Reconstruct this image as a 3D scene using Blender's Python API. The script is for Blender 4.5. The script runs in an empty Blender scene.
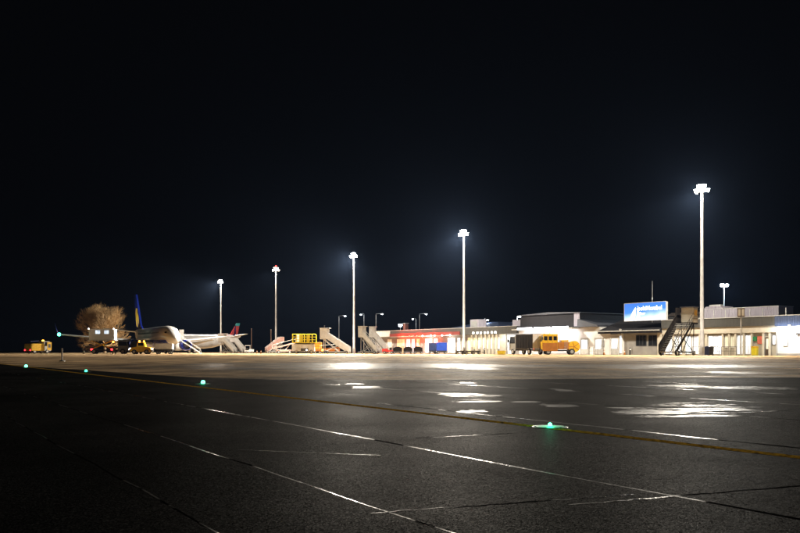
import bpy, math, random
from mathutils import Vector, Matrix
R = math.radians
random.seed(7)
scene = bpy.context.scene
col = scene.collection

# ------------------------------------------------------------------ camera
CAM_H, FPX = 0.55, 778.0
cd = bpy.data.cameras.new('camera'); cam = bpy.data.objects.new('camera', cd); col.objects.link(cam)
cam.location = (0, 0, CAM_H); cam.rotation_euler = (R(90), 0, 0)
cd.sensor_width = 36.0; cd.lens = 36.0 * FPX / 800.0
cd.shift_y = 84.5 / 800.0
cd.clip_start = 0.05; cd.clip_end = 6000
scene.camera = cam
# ------------------------------------------------------------------ world: overcast night sky
world = bpy.data.worlds.new('World'); scene.world = world; world.use_nodes = True
bg = world.node_tree.nodes['Background']
bg.inputs[0].default_value = (0.62, 0.72, 1.0, 1); bg.inputs[1].default_value = 0.0019
# ------------------------------------------------------------------ exposure
scene.render.engine = 'CYCLES'
scene.view_settings.view_transform = 'Standard'; scene.view_settings.look = 'None'
scene.view_settings.exposure = 0.0; scene.view_settings.gamma = 1.0
cy = scene.cycles
cy.use_denoising = True; cy.max_bounces = 6; cy.diffuse_bounces = 2; cy.glossy_bounces = 3
cy.transmission_bounces = 3; cy.volume_bounces = 0; cy.sample_clamp_indirect = 3.0
cy.use_light_tree = True; cy.caustics_reflective = False; cy.caustics_refractive = False
MAST_W = 150000.0
MAST_COL = (1.0, 0.90, 0.75)
HAZE = 0.000036

def W(px, D, z=0.0): return Vector(((px - 400.0) * D / FPX, D, z))
def zat(py, D): return CAM_H + (351.0 - py) * D / FPX

# ------------------------------------------------------------------ materials
def mat(name, rgb, rough=0.5, metal=0.0, noise=0.0, nscale=3.0, spec=0.5, bump=0.0):
    m = bpy.data.materials.new(name); m.use_nodes = True
    nt = m.node_tree; b = nt.nodes['Principled BSDF']
    b.inputs['Base Color'].default_value = (*rgb, 1); b.inputs['Roughness'].default_value = rough
    b.inputs['Metallic'].default_value = metal; b.inputs['Specular IOR Level'].default_value = spec
    if noise > 0:
        tc = nt.nodes.new('ShaderNodeTexCoord'); n = nt.nodes.new('ShaderNodeTexNoise')
        n.inputs['Scale'].default_value = nscale; n.inputs['Detail'].default_value = 5
        nt.links.new(tc.outputs['Object'], n.inputs['Vector'])
        mr = nt.nodes.new('ShaderNodeMapRange'); mr.inputs['From Min'].default_value = 0.3; mr.inputs['From Max'].default_value = 0.7
        mr.inputs['To Min'].default_value = 1 - noise; mr.inputs['To Max'].default_value = 1 + noise * 0.5
        nt.links.new(n.outputs['Fac'], mr.inputs['Value'])
        mx = nt.nodes.new('ShaderNodeVectorMath'); mx.operation = 'SCALE'
        mx.inputs[0].default_value = rgb; nt.links.new(mr.outputs[0], mx.inputs['Scale'])
        nt.links.new(mx.outputs[0], b.inputs['Base Color'])
        mr2 = nt.nodes.new('ShaderNodeMapRange'); mr2.inputs['To Min'].default_value = max(0.05, rough - 0.15); mr2.inputs['To Max'].default_value = min(1, rough + 0.15)
        nt.links.new(n.outputs['Fac'], mr2.inputs['Value']); nt.links.new(mr2.outputs[0], b.inputs['Roughness'])
        if bump > 0:
            bp = nt.nodes.new('ShaderNodeBump'); bp.inputs['Strength'].default_value = bump; bp.inputs['Distance'].default_value = 0.05
            nt.links.new(n.outputs['Fac'], bp.inputs['Height']); nt.links.new(bp.outputs[0], b.inputs['Normal'])
    return m
def emat(name, rgb, s, sampled=False):
    m = bpy.data.materials.new(name); m.use_nodes = True
    b = m.node_tree.nodes['Principled BSDF']
    b.inputs['Base Color'].default_value = (*[min(0.8, c) for c in rgb], 1); b.inputs['Roughness'].default_value = 0.3
    b.inputs['Emission Color'].default_value = (*rgb, 1); b.inputs['Emission Strength'].default_value = s
    if not sampled:
        try: m.cycles.emission_sampling = 'NONE'
        except Exception: pass
    return m
def ribbed(name, rgb, scale=3.0, rough=0.45, depth=0.05):
    m = mat(name, rgb, max(rough, .75), spec=.2); nt = m.node_tree; b = nt.nodes['Principled BSDF']
    tc = nt.nodes.new('ShaderNodeTexCoord'); wv = nt.nodes.new('ShaderNodeTexWave')
    wv.bands_direction = 'X'; wv.inputs['Scale'].default_value = scale; wv.wave_profile = 'SIN'
    nt.links.new(tc.outputs['Object'], wv.inputs['Vector'])
    bp = nt.nodes.new('ShaderNodeBump'); bp.inputs['Strength'].default_value = 0.9; bp.inputs['Distance'].default_value = depth
    nt.links.new(wv.outputs['Fac'], bp.inputs['Height']); nt.links.new(bp.outputs[0], b.inputs['Normal'])
    n = nt.nodes.new('ShaderNodeTexNoise'); n.inputs['Scale'].default_value = 1.2; n.inputs['Detail'].default_value = 6
    mp = nt.nodes.new('ShaderNodeMapping'); mp.inputs['Scale'].default_value = (3, 3, 0.4)
    nt.links.new(tc.outputs['Object'], mp.inputs[0]); nt.links.new(mp.outputs[0], n.inputs['Vector'])
    mr = nt.nodes.new('ShaderNodeMapRange'); mr.inputs['To Min'].default_value = 0.65; mr.inputs['To Max'].default_value = 1.3
    nt.links.new(n.outputs['Fac'], mr.inputs['Value'])
    mx = nt.nodes.new('ShaderNodeVectorMath'); mx.operation = 'SCALE'; mx.inputs[0].default_value = rgb
    nt.links.new(mr.outputs[0], mx.inputs['Scale']); nt.links.new(mx.outputs[0], b.inputs['Base Color'])
    return m

M = {}
M['steel'] = mat('galvanised_steel', (0.55, 0.56, 0.57), 0.42, 0.25, 0.25, 2)
M['polesteel'] = mat('weathered_pole_steel', (0.27, 0.26, 0.25), 0.6, 0.1, 0.25, 1.5)
M['dsteel'] = mat('dark_steel', (0.06, 0.06, 0.065), 0.45, 0.3, 0.3, 4)
M['white'] = mat('white_paint', (0.78, 0.78, 0.76), 0.35, 0, 0.12, 2)
M['acwhite'] = mat('aircraft_white', (0.68, 0.68, 0.68), 0.22, 0, 0.05, 1)
M['acblue'] = mat('aircraft_blue', (0.012, 0.03, 0.30), 0.25)
M['acgrey'] = mat('aircraft_grey', (0.42, 0.43, 0.45), 0.35, 0.2, 0.1, 1)
M['yellow'] = mat('yellow_paint', (0.8, 0.46, 0.015), 0.38, 0, 0.15, 3)
M['lemon'] = mat('lemon_paint', (0.8, 0.66, 0.03), 0.4, 0, 0.12, 3)
M['orange'] = mat('orange_paint', (0.42, 0.15, 0.018), 0.42, 0, 0.2, 3)
M['gold'] = mat('emblem_yellow', (0.85, 0.6, 0.04), 0.35)
M['red'] = mat('red_paint', (0.55, 0.03, 0.025), 0.4, 0, 0.15, 3)
M['salmon'] = mat('faded_red_paint', (0.6, 0.16, 0.11), 0.45, 0, 0.2, 3)
M['pink'] = mat('faded_pink_panel', (0.42, 0.24, 0.20), 0.6, 0, 0.3, 2)
M['dred'] = mat('deep_red_paint', (0.30, 0.02, 0.02), 0.4)
M['teal'] = mat('teal_paint', (0.02, 0.25, 0.28), 0.35)
M['blue'] = mat('blue_paint', (0.012, 0.06, 0.42), 0.4, 0, 0.2, 2)
M['dblue'] = mat('dark_blue_canvas', (0.012, 0.03, 0.12), 0.6, 0, 0.3, 2)
M['navy'] = ribbed('navy_cladding', (0.07, 0.10, 0.19), 2.2)
M['grey'] = mat('grey_paint', (0.27, 0.28, 0.28), 0.45, 0, 0.2, 3)
M['lgrey'] = mat('light_grey_paint', (0.5, 0.5, 0.48), 0.45, 0, 0.2, 3)
M['stairbrown'] = mat('shaded_stair_paint', (0.009, 0.007, 0.0055), 0.9, 0.0, 0.3, 3, spec=0.05)  # darkened base colour stands in for shade on the backlit stairs
M['brown'] = mat('brown_paint', (0.09, 0.065, 0.05), 0.5, 0.1, 0.3, 3)
M['cream'] = mat('cream_panel', (0.60, 0.56, 0.46), 0.6, 0, 0.12, 1.5)
M['beige'] = mat('beige_panel', (0.42, 0.385, 0.31), 0.6, 0, 0.15, 1.5)
M['wwall'] = mat('white_wall', (0.76, 0.76, 0.74), 0.65, 0, 0.1, 0.8)
M['gwall'] = mat('grey_wall', (0.30, 0.29, 0.27), 0.7, 0, 0.2, 1)
M['dark'] = mat('dark_cladding', (0.035, 0.036, 0.04), 0.5, 0, 0.3, 1)
M['fascia'] = ribbed('grey_fascia', (0.08, 0.082, 0.076), 2.4)
M['dfascia'] = ribbed('dark_fascia', (0.016, 0.0155, 0.018), 1.6)
M['plant'] = ribbed('plant_screen', (0.33, 0.31, 0.36), 1.4)
M['brick'] = mat('chimney_brick', (0.16, 0.05, 0.035), 0.8, 0, .3, 3)
M['redglow'] = mat('red_glow_band', (0.20, 0.03, 0.022), 0.5, 0, 0.15, 2)  # red lamp glow on the fascia, put into the base colour
M['roof'] = mat('roof_sheet', (0.05, 0.055, 0.07), 0.6, 0, 0.3, 1)
M['tyre'] = mat('tyre_rubber', (0.018, 0.018, 0.018), 0.8, 0, 0.2, 8)
M['rim'] = mat('wheel_rim', (0.45, 0.45, 0.44), 0.4, 0.4)
M['glass'] = mat('dark_glass', (0.015, 0.018, 0.022), 0.08, 0, spec=0.8)
M['black'] = mat('black_plastic', (0.02, 0.02, 0.02), 0.5)
M['bark'] = mat('bark', (0.17, 0.125, 0.075), 0.85, 0, 0.3, 6)
M['twig'] = mat('twig', (0.21, 0.13, 0.05), 0.85, 0, .4, .35)
M['green'] = mat('green_sign', (0.02, 0.22, 0.08), 0.4)
M['luggage'] = mat('tarpaulin', (0.016, 0.013, 0.010), 0.9, 0, 0.5, 2, spec=0.1)
M['leaf'] = mat('evergreen', (0.03, 0.045, 0.02), 0.7)
E = {}
E['flood'] = emat('floodlight_lens', (1.0, 0.90, 0.74), 160)
E['flood_dim'] = emat('dim_floodlight_lens', (1.0, 0.88, 0.74), 5)
E['cool'] = emat('cool_lamp_lens', (0.80, 0.95, 1.0), 220)
E['street'] = emat('street_lamp_lens', (0.85, 0.93, 1.0), 14)
E['streetb'] = emat('bright_street_lamp_lens', (0.85, 0.94, 1.0), 60)
E['winw'] = emat('lit_window_white', (0.90, 0.95, 1.0), 1.2)
E['winc'] = emat('lit_window_cool', (0.72, 0.86, 1.0), 1.1)
E['winy'] = emat('lit_window_warm', (1.0, 0.75, 0.42), 0.75)
E['wins'] = emat('lit_window_soft', (1.0, 0.86, 0.62), 0.42)
for k in ('winw', 'winc', 'winy', 'wins'):
    nt = E[k].node_tree; b_ = nt.nodes['Principled BSDF']; g_ = nt.nodes.new('ShaderNodeNewGeometry'); n_ = nt.nodes.new('ShaderNodeTexNoise')
    mp_ = nt.nodes.new('ShaderNodeMapping'); mp_.inputs['Scale'].default_value = (1.3, 1.3, .7); nt.links.new(g_.outputs['Position'], mp_.inputs[0]); nt.links.new(mp_.outputs[0], n_.inputs['Vector'])
    n_.inputs['Scale'].default_value = 1.0; n_.inputs['Detail'].default_value = 3
    r_ = nt.nodes.new('ShaderNodeMapRange'); r_.inputs['From Min'].default_value = .35; r_.inputs['From Max'].default_value = .62; s_ = b_.inputs['Emission Strength'].default_value
    r_.inputs['To Min'].default_value = s_ * .3; r_.inputs['To Max'].default_value = s_ * 1.05; nt.links.new(n_.outputs['Fac'], r_.inputs['Value']); nt.links.new(r_.outputs[0], b_.inputs['Emission Strength'])
E['strip'] = emat('strip_light', (1.0, 0.97, 1.0), 18)
E['redl'] = emat('red_lamp', (1.0, 0.04, 0.03), 9)
E['tail'] = emat('tail_lamp', (1.0, 0.03, 0.04), 7)
E['amber'] = emat('amber_beacon', (1.0, 0.32, 0.03), 14)
E['head'] = emat('head_lamp', (1.0, 0.93, 0.8), 8)
E['nav'] = emat('green_nav_lamp', (0.10, 1.0, 0.60), 8)
E['taxi'] = emat('green_taxi_lens', (0.10, 1.0, 0.48), 7)
E['taxif'] = emat('green_taxi_lens_faint', (0.06, 1.0, 0.48), 4)
E['box'] = emat('box_roof_lamp', (1.0, 0.9, 0.82), 5)
E['yglow'] = emat('lit_yellow_bin', (1.0, 0.62, 0.08), 0.7)

# ------------------------------------------------------------------ mesh helpers
class B:
    def __init__(s): s.v = []; s.f = []
    def add(s, vs, fs):
        o = len(s.v); s.v += [tuple(v) for v in vs]; s.f += [tuple(i + o for i in f) for f in fs]; return s
    def box(s, x0, x1, y0, y1, z0, z1, c=0.0):
        if c <= 0:
            return s.add([(x, y, z) for z in (z0, z1) for y in (y0, y1) for x in (x0, x1)],
                         [(0, 2, 3, 1), (4, 5, 7, 6), (0, 1, 5, 4), (2, 6, 7, 3), (0, 4, 6, 2), (1, 3, 7, 5)])
        def oct_(z, i):
            a0, a1, b0, b1 = x0 + i, x1 - i, y0 + i, y1 - i
            return [(a0 + c, b0, z), (a1 - c, b0, z), (a1, b0 + c, z), (a1, b1 - c, z), (a1 - c, b1, z), (a0 + c, b1, z), (a0, b1 - c, z), (a0, b0 + c, z)]
        rings = oct_(z0, c * .6) + oct_(z0 + c, 0) + oct_(z1 - c, 0) + oct_(z1, c * .6)
        fs = [tuple(range(7, -1, -1)), tuple(range(24, 32))]
        for k in range(3):
            for i in range(8):
                j = (i + 1) % 8; fs.append((k * 8 + i, k * 8 + j, k * 8 + 8 + j, k * 8 + 8 + i))
        return s.add(rings, fs)
    def tube(s, pts, rad, n=8, cap=True):
        pts = [Vector(p) for p in pts]
        if not isinstance(rad, (list, tuple)): rad = [rad] * len(pts)
        vs = []; fs = []
        for k, p in enumerate(pts):
            d = (pts[min(k + 1, len(pts) - 1)] - pts[max(k - 1, 0)]).normalized()
            a = d.cross(Vector((0, 0, 1)))
            if a.length < 1e-3: a = Vector((1, 0, 0))
            a.normalize(); b = d.cross(a)
            for i in range(n):
                t = 2 * math.pi * i / n
                vs.append(p + (a * math.cos(t) + b * math.sin(t)) * rad[k])
        for k in range(len(pts) - 1):
            for i in range(n):
                j = (i + 1) % n; fs.append((k * n + i, k * n + n + i, k * n + n + j, k * n + j))
        if cap: fs += [tuple(range(n)), tuple(range(len(vs) - 1, len(vs) - 1 - n, -1))]
        return s.add(vs, fs)
    def prism(s, prof, y0, y1):          # profile in XZ extruded along Y
        n = len(prof)
        vs = [(x, y0, z) for x, z in prof] + [(x, y1, z) for x, z in prof]
        fs = [tuple(range(n)), tuple(range(2 * n - 1, n - 1, -1))] + [(i, i + n, (i + 1) % n + n, (i + 1) % n) for i in range(n)]
        return s.add(vs, fs)
    def plate(s, prof, z0, z1):          # profile in XY extruded along Z
        n = len(prof)
        vs = [(x, y, z0) for x, y in prof] + [(x, y, z1) for x, y in prof]
        fs = [tuple(range(n - 1, -1, -1)), tuple(range(n, 2 * n))] + [(i, (i + 1) % n, (i + 1) % n + n, i + n) for i in range(n)]
        return s.add(vs, fs)
    def loft(s, rings, cap=True):
        n = len(rings[0]); vs = [p for r in rings for p in r]; fs = []
        for k in range(len(rings) - 1):
            for i in range(n):
                j = (i + 1) % n; fs.append((k * n + i, k * n + j, k * n + n + j, k * n + n + i))
        if cap: fs += [tuple(range(n - 1, -1, -1)), tuple(range(len(vs) - n, len(vs)))]
        return s.add(vs, fs)
    def ball(s, c, r, n=10, m=6):
        rings = []
        for k in range(m + 1):
            a = -math.pi / 2 + math.pi * k / m; rr = max(1e-4, r * math.cos(a))
            rings.append([(c[0] + rr * math.cos(2 * math.pi * i / n), c[1] + rr * math.sin(2 * math.pi * i / n), c[2] + r * math.sin(a)) for i in range(n)])
        return s.loft(rings)
    def mesh(s, name, m, smooth=False):
        me = bpy.data.meshes.new(name); me.from_pydata(s.v, [], s.f); me.validate()
        me.materials.append(m)
        import bmesh
        bm = bmesh.new(); bm.from_mesh(me); bmesh.ops.recalc_face_normals(bm, faces=bm.faces); bm.to_mesh(me); bm.free()
        if smooth:
            for p in me.polygons: p.use_smooth = True
            try: me.set_sharp_from_angle(angle=R(38))
            except Exception: pass
        return me

def part(name, b, m, parent, smooth=False, kind=None, label=None):
    me = b if isinstance(b, bpy.types.Mesh) else b.mesh(name, m, smooth)
    o = bpy.data.objects.new(name, me); col.objects.link(o); o.parent = parent
    if kind: o['kind'] = kind
    if label: o['label'] = label
    return o
def thing(name, label, cat, loc, rz=0.0, group=None):
    o = bpy.data.objects.new(name, None); col.objects.link(o); o.empty_display_size = 0.3
    o.location = loc; o.rotation_euler = (0, 0, rz); o['label'] = label; o['category'] = cat
    if group: o['group'] = group
    return o
def tag(o, label, cat, group=None):
    o['label'] = label; o['category'] = cat
    if group: o['group'] = group
    return o
def struct(name, b, m):
    o = part(name, b, m, None); o['kind'] = 'structure'; return o
def lamp(name, typ, loc, energy, color, parent=None, radius=0.1, spot=None, blend=0.2, direction=None, size=None):
    l = bpy.data.lights.new(name, typ); l.energy = energy; l.color = color
    if typ in ('POINT', 'SPOT'): l.shadow_soft_size = radius
    if typ == 'SPOT': l.spot_size = spot; l.spot_blend = blend
    if typ == 'AREA': l.shape = 'RECTANGLE'; l.size, l.size_y = size
    o = bpy.data.objects.new(name, l); col.objects.link(o); o.location = loc; o.parent = parent
    if direction is not None: o.rotation_euler = Vector(direction).to_track_quat('-Z', 'Y').to_euler()
    return o
_wc = {}
def wheel(parent, x, y, r, w, rim=None):
    key = (round(r, 3), round(w, 3))
    if key not in _wc:
        b = B(); n = 18
        prof = [(0.55 * r, -w / 2), (0.9 * r, -w / 2), (r, -w * .32), (r, w * .32), (0.9 * r, w / 2), (0.55 * r, w / 2)]
        b.loft([[(p[0] * math.cos(2 * math.pi * i / n), p[1], p[0] * math.sin(2 * math.pi * i / n)) for i in range(n)] for p in prof])
        c = B(); c.loft([[(q * math.cos(2 * math.pi * i / n), yy, q * math.sin(2 * math.pi * i / n)) for i in range(n)] for q, yy in ((.2 * r, -w * .54), (.54 * r, -w * .51), (.54 * r, w * .51), (.2 * r, w * .54))])
        _wc[key] = (b.mesh('wheel', M['tyre'], True), c.mesh('rim', M['rim'], True))
    t = part('wheel', _wc[key][0], None, parent); t.location = (x, y, r)
    part('rim', _wc[key][1], None, t)
    return t
U = Vector((-0.565, 0.825, 0)); NRM = Vector((-0.825, -0.565, 0))
FRZ = math.atan2(-0.825, 0.565)          # facade heading: local +X runs towards the right of the picture
def s_at(px):
    k = (px - 400) / FPX
    return -(40.5 - k * 105) / (k * .825 + .565)
def fw(s, out=0.0, z=0.0):               # point on the facade line
    return Vector((40.5, 105, 0)) - U * s + NRM * out + Vector((0, 0, z))
def fz(py, px): return zat(py, fw(s_at(px)).y)

# ================================================================== GROUND
def nodes(m):
    nt = m.node_tree
    def mk(t, **kw):
        n = nt.nodes.new(t)
        for k, v in kw.items(): setattr(n, k, v)
        return n
    def mth(op, a, b=None, c=None, clamp=False):
        n = mk('ShaderNodeMath', operation=op); n.use_clamp = clamp
        for i, v in enumerate((a, b, c)):
            if v is None: continue
            if isinstance(v, (int, float)): n.inputs[i].default_value = v
            else: nt.links.new(v, n.inputs[i])
        return n.outputs[0]
    return nt, mk, mth
def surface(name, dry, wetc, puddles, rough_dry, rough_wet, streak, agg_scale, agg_amt, bump, spec, facet):
    m = bpy.data.materials.new(name); m.use_nodes = True
    nt, mk, mth = nodes(m); L = nt.links.new; b = nt.nodes['Principled BSDF']
    geo = mk('ShaderNodeNewGeometry'); pos = geo.outputs['Position']
    rot = mk('ShaderNodeMapping'); rot.vector_type = 'POINT'; rot.inputs['Rotation'].default_value = (0, 0, R(0))
    L(pos, rot.inputs[0])
    def noise(scale, detail=4, vec=None, sc=None, rough=0.55):
        n = mk('ShaderNodeTexNoise'); n.inputs['Scale'].default_value = scale; n.inputs['Detail'].default_value = detail
        n.inputs['Roughness'].default_value = rough
        v = vec or pos
        if sc:
            mp = mk('ShaderNodeMapping'); mp.inputs['Scale'].default_value = sc[:3]; mp.inputs['Rotation'].default_value = (0, 0, sc[3] if len(sc) > 3 else 0)
            L(v, mp.inputs[0]); v = mp.outputs[0]
        L(v, n.inputs['Vector']); return n.outputs['Fac']
    edge = noise(1.0, 7, None, (1.0, 4.2, 1, R(8)), .6)
    big = noise(0.09, 5)
    def sstep(v, a, c_):
        mr = mk('ShaderNodeMapRange', interpolation_type='SMOOTHSTEP'); mr.inputs['From Min'].default_value = a; mr.inputs['From Max'].default_value = c_
        L(v, mr.inputs['Value']); return mr.outputs[0]
    wet = None
    for (cx, cy_, rx, ry, ang, amt) in puddles:
        mp = mk('ShaderNodeMapping'); mp.vector_type = 'TEXTURE'
        mp.inputs['Location'].default_value = (cx, cy_, 0); mp.inputs['Rotation'].default_value = (0, 0, ang); mp.inputs['Scale'].default_value = (rx, ry, 1)
        L(pos, mp.inputs[0])
        ln = mk('ShaderNodeVectorMath', operation='LENGTH'); sx = mk('ShaderNodeVectorMath', operation='MULTIPLY'); sx.inputs[1].default_value = (1, 1, 0)
        L(mp.outputs[0], sx.inputs[0]); L(sx.outputs[0], ln.inputs[0])
        d = mth('ADD', ln.outputs['Value'], mth('MULTIPLY', mth('SUBTRACT', edge, 0.5), 2.6))
        w_ = mth('MULTIPLY', mth('SUBTRACT', 1.0, sstep(d, 0.7, 1.12)), amt)
        wet = w_ if wet is None else mth('MAXIMUM', wet, w_)
    if streak:
        st = noise(1.0, 5, None, streak[0], 0.5)
        wet = mth('MAXIMUM', wet, mth('MULTIPLY', sstep(st, streak[1], streak[1] + 0.08), streak[2])) if wet is not None else sstep(st, streak[1], streak[1] + .08)
    brk = noise(14, 3)
    brk2 = noise(1.0, 6, None, (.9, 5.0, 1, 0), .65)
    wet = mth('MULTIPLY', wet, mth('SUBTRACT', 1.0, mth('MULTIPLY', sstep(brk, .48, .6), .4)))
    wet = mth('MULTIPLY', wet, mth('SUBTRACT', 1.0, mth('MULTIPLY', sstep(brk2, .44, .56), .92)))
    wet = sstep(wet, .22, .42)
    # aggregate
    ag = mk('ShaderNodeTexVoronoi'); ag.inputs['Scale'].default_value = agg_scale; L(pos, ag.inputs['Vector'])
    sep = mk('ShaderNodeSeparateColor'); L(ag.outputs['Color'], sep.inputs[0])
    ag2 = mk('ShaderNodeTexVoronoi'); ag2.inputs['Scale'].default_value = agg_scale * 2.3; L(pos, ag2.inputs['Vector'])
    sep2 = mk('ShaderNodeSeparateColor'); L(ag2.outputs['Color'], sep2.inputs[0])
    stone = mth('ADD', mth('POWER', sep.outputs[0], 6.0), mth('MULTIPLY', mth('POWER', sep2.outputs[1], 6.0), .8))
    L(mth('ADD', mth('MULTIPLY', wet, .11), mth('MULTIPLY', mth('POWER', sep2.outputs[0], 4.0), spec)), b.inputs['Specular IOR Level'])
    mid = noise(0.8, 5)
    v = mth('ADD', 1 - min(.45, agg_amt * .5), mth('MULTIPLY', stone, agg_amt))
    v = mth('MULTIPLY', v, mth('ADD', 0.6, mth('MULTIPLY', mid, 0.8)))
    blot = noise(.42, 6, None, (1, 1, 1, 0.4), .6)
    v = mth('MULTIPLY', v, mth('ADD', 0.25, mth('MULTIPLY', big, 1.5)))
    v = mth('MULTIPLY', v, mth('ADD', 0.35, mth('MULTIPLY', sstep(blot, .36, .6), .95)))
    lane = noise(1.0, 3, None, (1.1, .07, 1, math.atan2(.837, .547) * -1 + R(90)))
    v = mth('MULTIPLY', v, mth('ADD', .0, mth('MULTIPLY', lane, 2.0)))
    cmix = mk('ShaderNodeMix', data_type='RGBA'); L(wet, cmix.inputs[0]); cmix.inputs[6].default_value = (*dry, 1); cmix.inputs[7].default_value = (*wetc, 1)
    sc_ = mk('ShaderNodeVectorMath', operation='SCALE'); L(cmix.outputs[2], sc_.inputs[0]); L(v, sc_.inputs['Scale'])
    L(sc_.outputs[0], b.inputs['Base Color'])
    rd = mth('ADD', rough_dry - 0.14, mth('MULTIPLY', mid, 0.28))
    rgh = mth('ADD', mth('MULTIPLY', rd, mth('SUBTRACT', 1.0, wet)), mth('MULTIPLY', wet, mth('ADD', rough_wet * 0.6, mth('MULTIPLY', edge, rough_wet * .8))))
    L(rgh, b.inputs['Roughness'])
    # every stone is a facet tilted its own way
    def tilt(col_out, k):
        s_ = mk('ShaderNodeVectorMath', operation='SUBTRACT'); L(col_out, s_.inputs[0]); s_.inputs[1].default_value = (.5, .5, .5)
        f_ = mk('ShaderNodeVectorMath', operation='SCALE'); L(s_.outputs[0], f_.inputs[0]); L(mth('MULTIPLY', mth('SUBTRACT', 1.0, mth('MULTIPLY', wet, .955)), k), f_.inputs['Scale']); return f_.outputs[0]
    bp = mk('ShaderNodeBump'); bp.inputs['Distance'].default_value = bump; bp.inputs['Strength'].default_value = .25; L(mid, bp.inputs['Height'])
    a1 = mk('ShaderNodeVectorMath', operation='ADD'); L(tilt(ag.outputs['Color'], facet), a1.inputs[0]); L(tilt(ag2.outputs['Color'], facet), a1.inputs[1])
    a2 = mk('ShaderNodeVectorMath', operation='ADD'); L(a1.outputs[0], a2.inputs[0]); L(bp.outputs[0], a2.inputs[1])
    nn = mk('ShaderNodeVectorMath', operation='NORMALIZE'); L(a2.outputs[0], nn.inputs[0]); L(nn.outputs[0], b.inputs['Normal'])
    return m
def pud(x0, x1, y0, y1, amt=1.0, ang=0.0):
    fh = FPX * CAM_H; d0, d1 = fh / (y1 - 351.0), fh / (y0 - 351.0); D = (d0 + d1) / 2
    c = W((x0 + x1) / 2, D); return (c.x, c.y, (x1 - x0) / 2 * D / FPX * .9, (d1 - d0) / 2 * .95, ang, amt)
asphalt_puddles = [pud(600, 735, 407, 419, .7), pud(640, 760, 402, 412, .4), pud(537, 577, 402, 408, 1), pud(510, 545, 401, 404, .9), pud(438, 500, 393, 397.5, .95),
                   pud(446, 505, 399, 402.5, .9), pud(455, 490, 409, 413, .6), pud(352, 382, 386, 388.5, .9), pud(345, 366, 383, 385, .9),
                   pud(550, 573, 388.5, 391.5, 1), pud(700, 800, 386, 390, .5), pud(640, 720, 385, 387, .55), pud(458, 476, 382, 384, .9), pud(346, 362, 436, 438.5, .6)]
concrete_puddles = [(-4.5, 30, 8.5, 7.0, R(6), .8), (8, 29, 8, 3.6, R(-5), .65), (24, 33, 10, 5, R(8), .6), (-2.2, 21.5, 1.2, 1.2, 0, .0),
                    pud(596, 640, 366, 369, .8), pud(700, 790, 371, 374, .6), pud(300, 350, 367, 370, .8), pud(455, 500, 366, 370, .7)]
M['asphalt'] = surface('wet_asphalt', (0.0046, 0.0045, 0.0046), (0.007, 0.008, 0.008), asphalt_puddles, 0.6, 0.42, ((0.10, 1.1, 1, R(0)), 0.68, 0.8), 165, 9.0, 0.02, 0.012, 0.075)
M['concrete'] = surface('damp_concrete', (0.48, 0.33, 0.185), (0.10, 0.066, 0.046), concrete_puddles, 0.66, 0.45, ((0.05, 0.55, 1, R(2)), 0.60, 0.75), 26, 0.35, 0.02, 0.1, 0.14)
M['grass'] = mat('night_grass', (0.035, 0.045, 0.018), 0.9, 0, 0.4, 0.3)
def seam_mat():
    m = bpy.data.materials.new('wet_bitumen_seam'); m.use_nodes = True
    nt, mk, mth = nodes(m); L = nt.links.new; b = nt.nodes['Principled BSDF']
    geo = mk('ShaderNodeNewGeometry')
    n = mk('ShaderNodeTexNoise'); n.inputs['Scale'].default_value = 1.0; n.inputs['Detail'].default_value = 7; L(geo.outputs['Position'], n.inputs['Vector'])
    mr = mk('ShaderNodeMapRange'); mr.inputs['From Min'].default_value = .40; mr.inputs['From Max'].default_value = .58; mr.inputs['To Min'].default_value = .2; mr.inputs['To Max'].default_value = .7
    L(n.outputs['Fac'], mr.inputs['Value']); L(mr.outputs[0], b.inputs['Roughness'])
    ms = mk('ShaderNodeMapRange'); ms.inputs['From Min'].default_value = .42; ms.inputs['From Max'].default_value = .52; ms.inputs['To Min'].default_value = .13; ms.inputs['To Max'].default_value = 0.0
    L(n.outputs['Fac'], ms.inputs['Value']); L(ms.outputs[0], b.inputs['Specular IOR Level'])
    b.inputs['Base Color'].default_value = (0.010, 0.0098, 0.0096, 1)
    n2 = mk('ShaderNodeTexNoise'); n2.inputs['Scale'].default_value = 40; L(geo.outputs['Position'], n2.inputs['Vector'])
    bp = mk('ShaderNodeBump'); bp.inputs['Strength'].default_value = .5; bp.inputs['Distance'].default_value = .006; L(n2.outputs['Fac'], bp.inputs['Height']); L(bp.outputs[0], b.inputs['Normal'])
    return m
M['seam'] = seam_mat()
def paint_mat():
    m = bpy.data.materials.new('worn_yellow_line'); m.use_nodes = True
    nt, mk, mth = nodes(m); L = nt.links.new; b = nt.nodes['Principled BSDF']
    geo = mk('ShaderNodeNewGeometry')
    n = mk('ShaderNodeTexNoise'); n.inputs['Scale'].default_value = 30; n.inputs['Detail'].default_value = 6; L(geo.outputs['Position'], n.inputs['Vector'])
    cr = mk('ShaderNodeValToRGB'); cr.color_ramp.elements[0].position = .4; cr.color_ramp.elements[0].color = (.10, .06, .02, 1)
    cr.color_ramp.elements[1].position = .56; cr.color_ramp.elements[1].color = (.80, .47, .055, 1)
    L(n.outputs['Fac'], cr.inputs[0]); L(cr.outputs[0], b.inputs['Base Color']); b.inputs['Roughness'].default_value = .8; b.inputs['Specular IOR Level'].default_value = 0.0
    bp = mk('ShaderNodeBump'); bp.inputs['Strength'].default_value = .6; bp.inputs['Distance'].default_value = .004; L(n.outputs['Fac'], bp.inputs['Height']); L(bp.outputs[0], b.inputs['Normal'])
    return m
M['paint'] = paint_mat()

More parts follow.
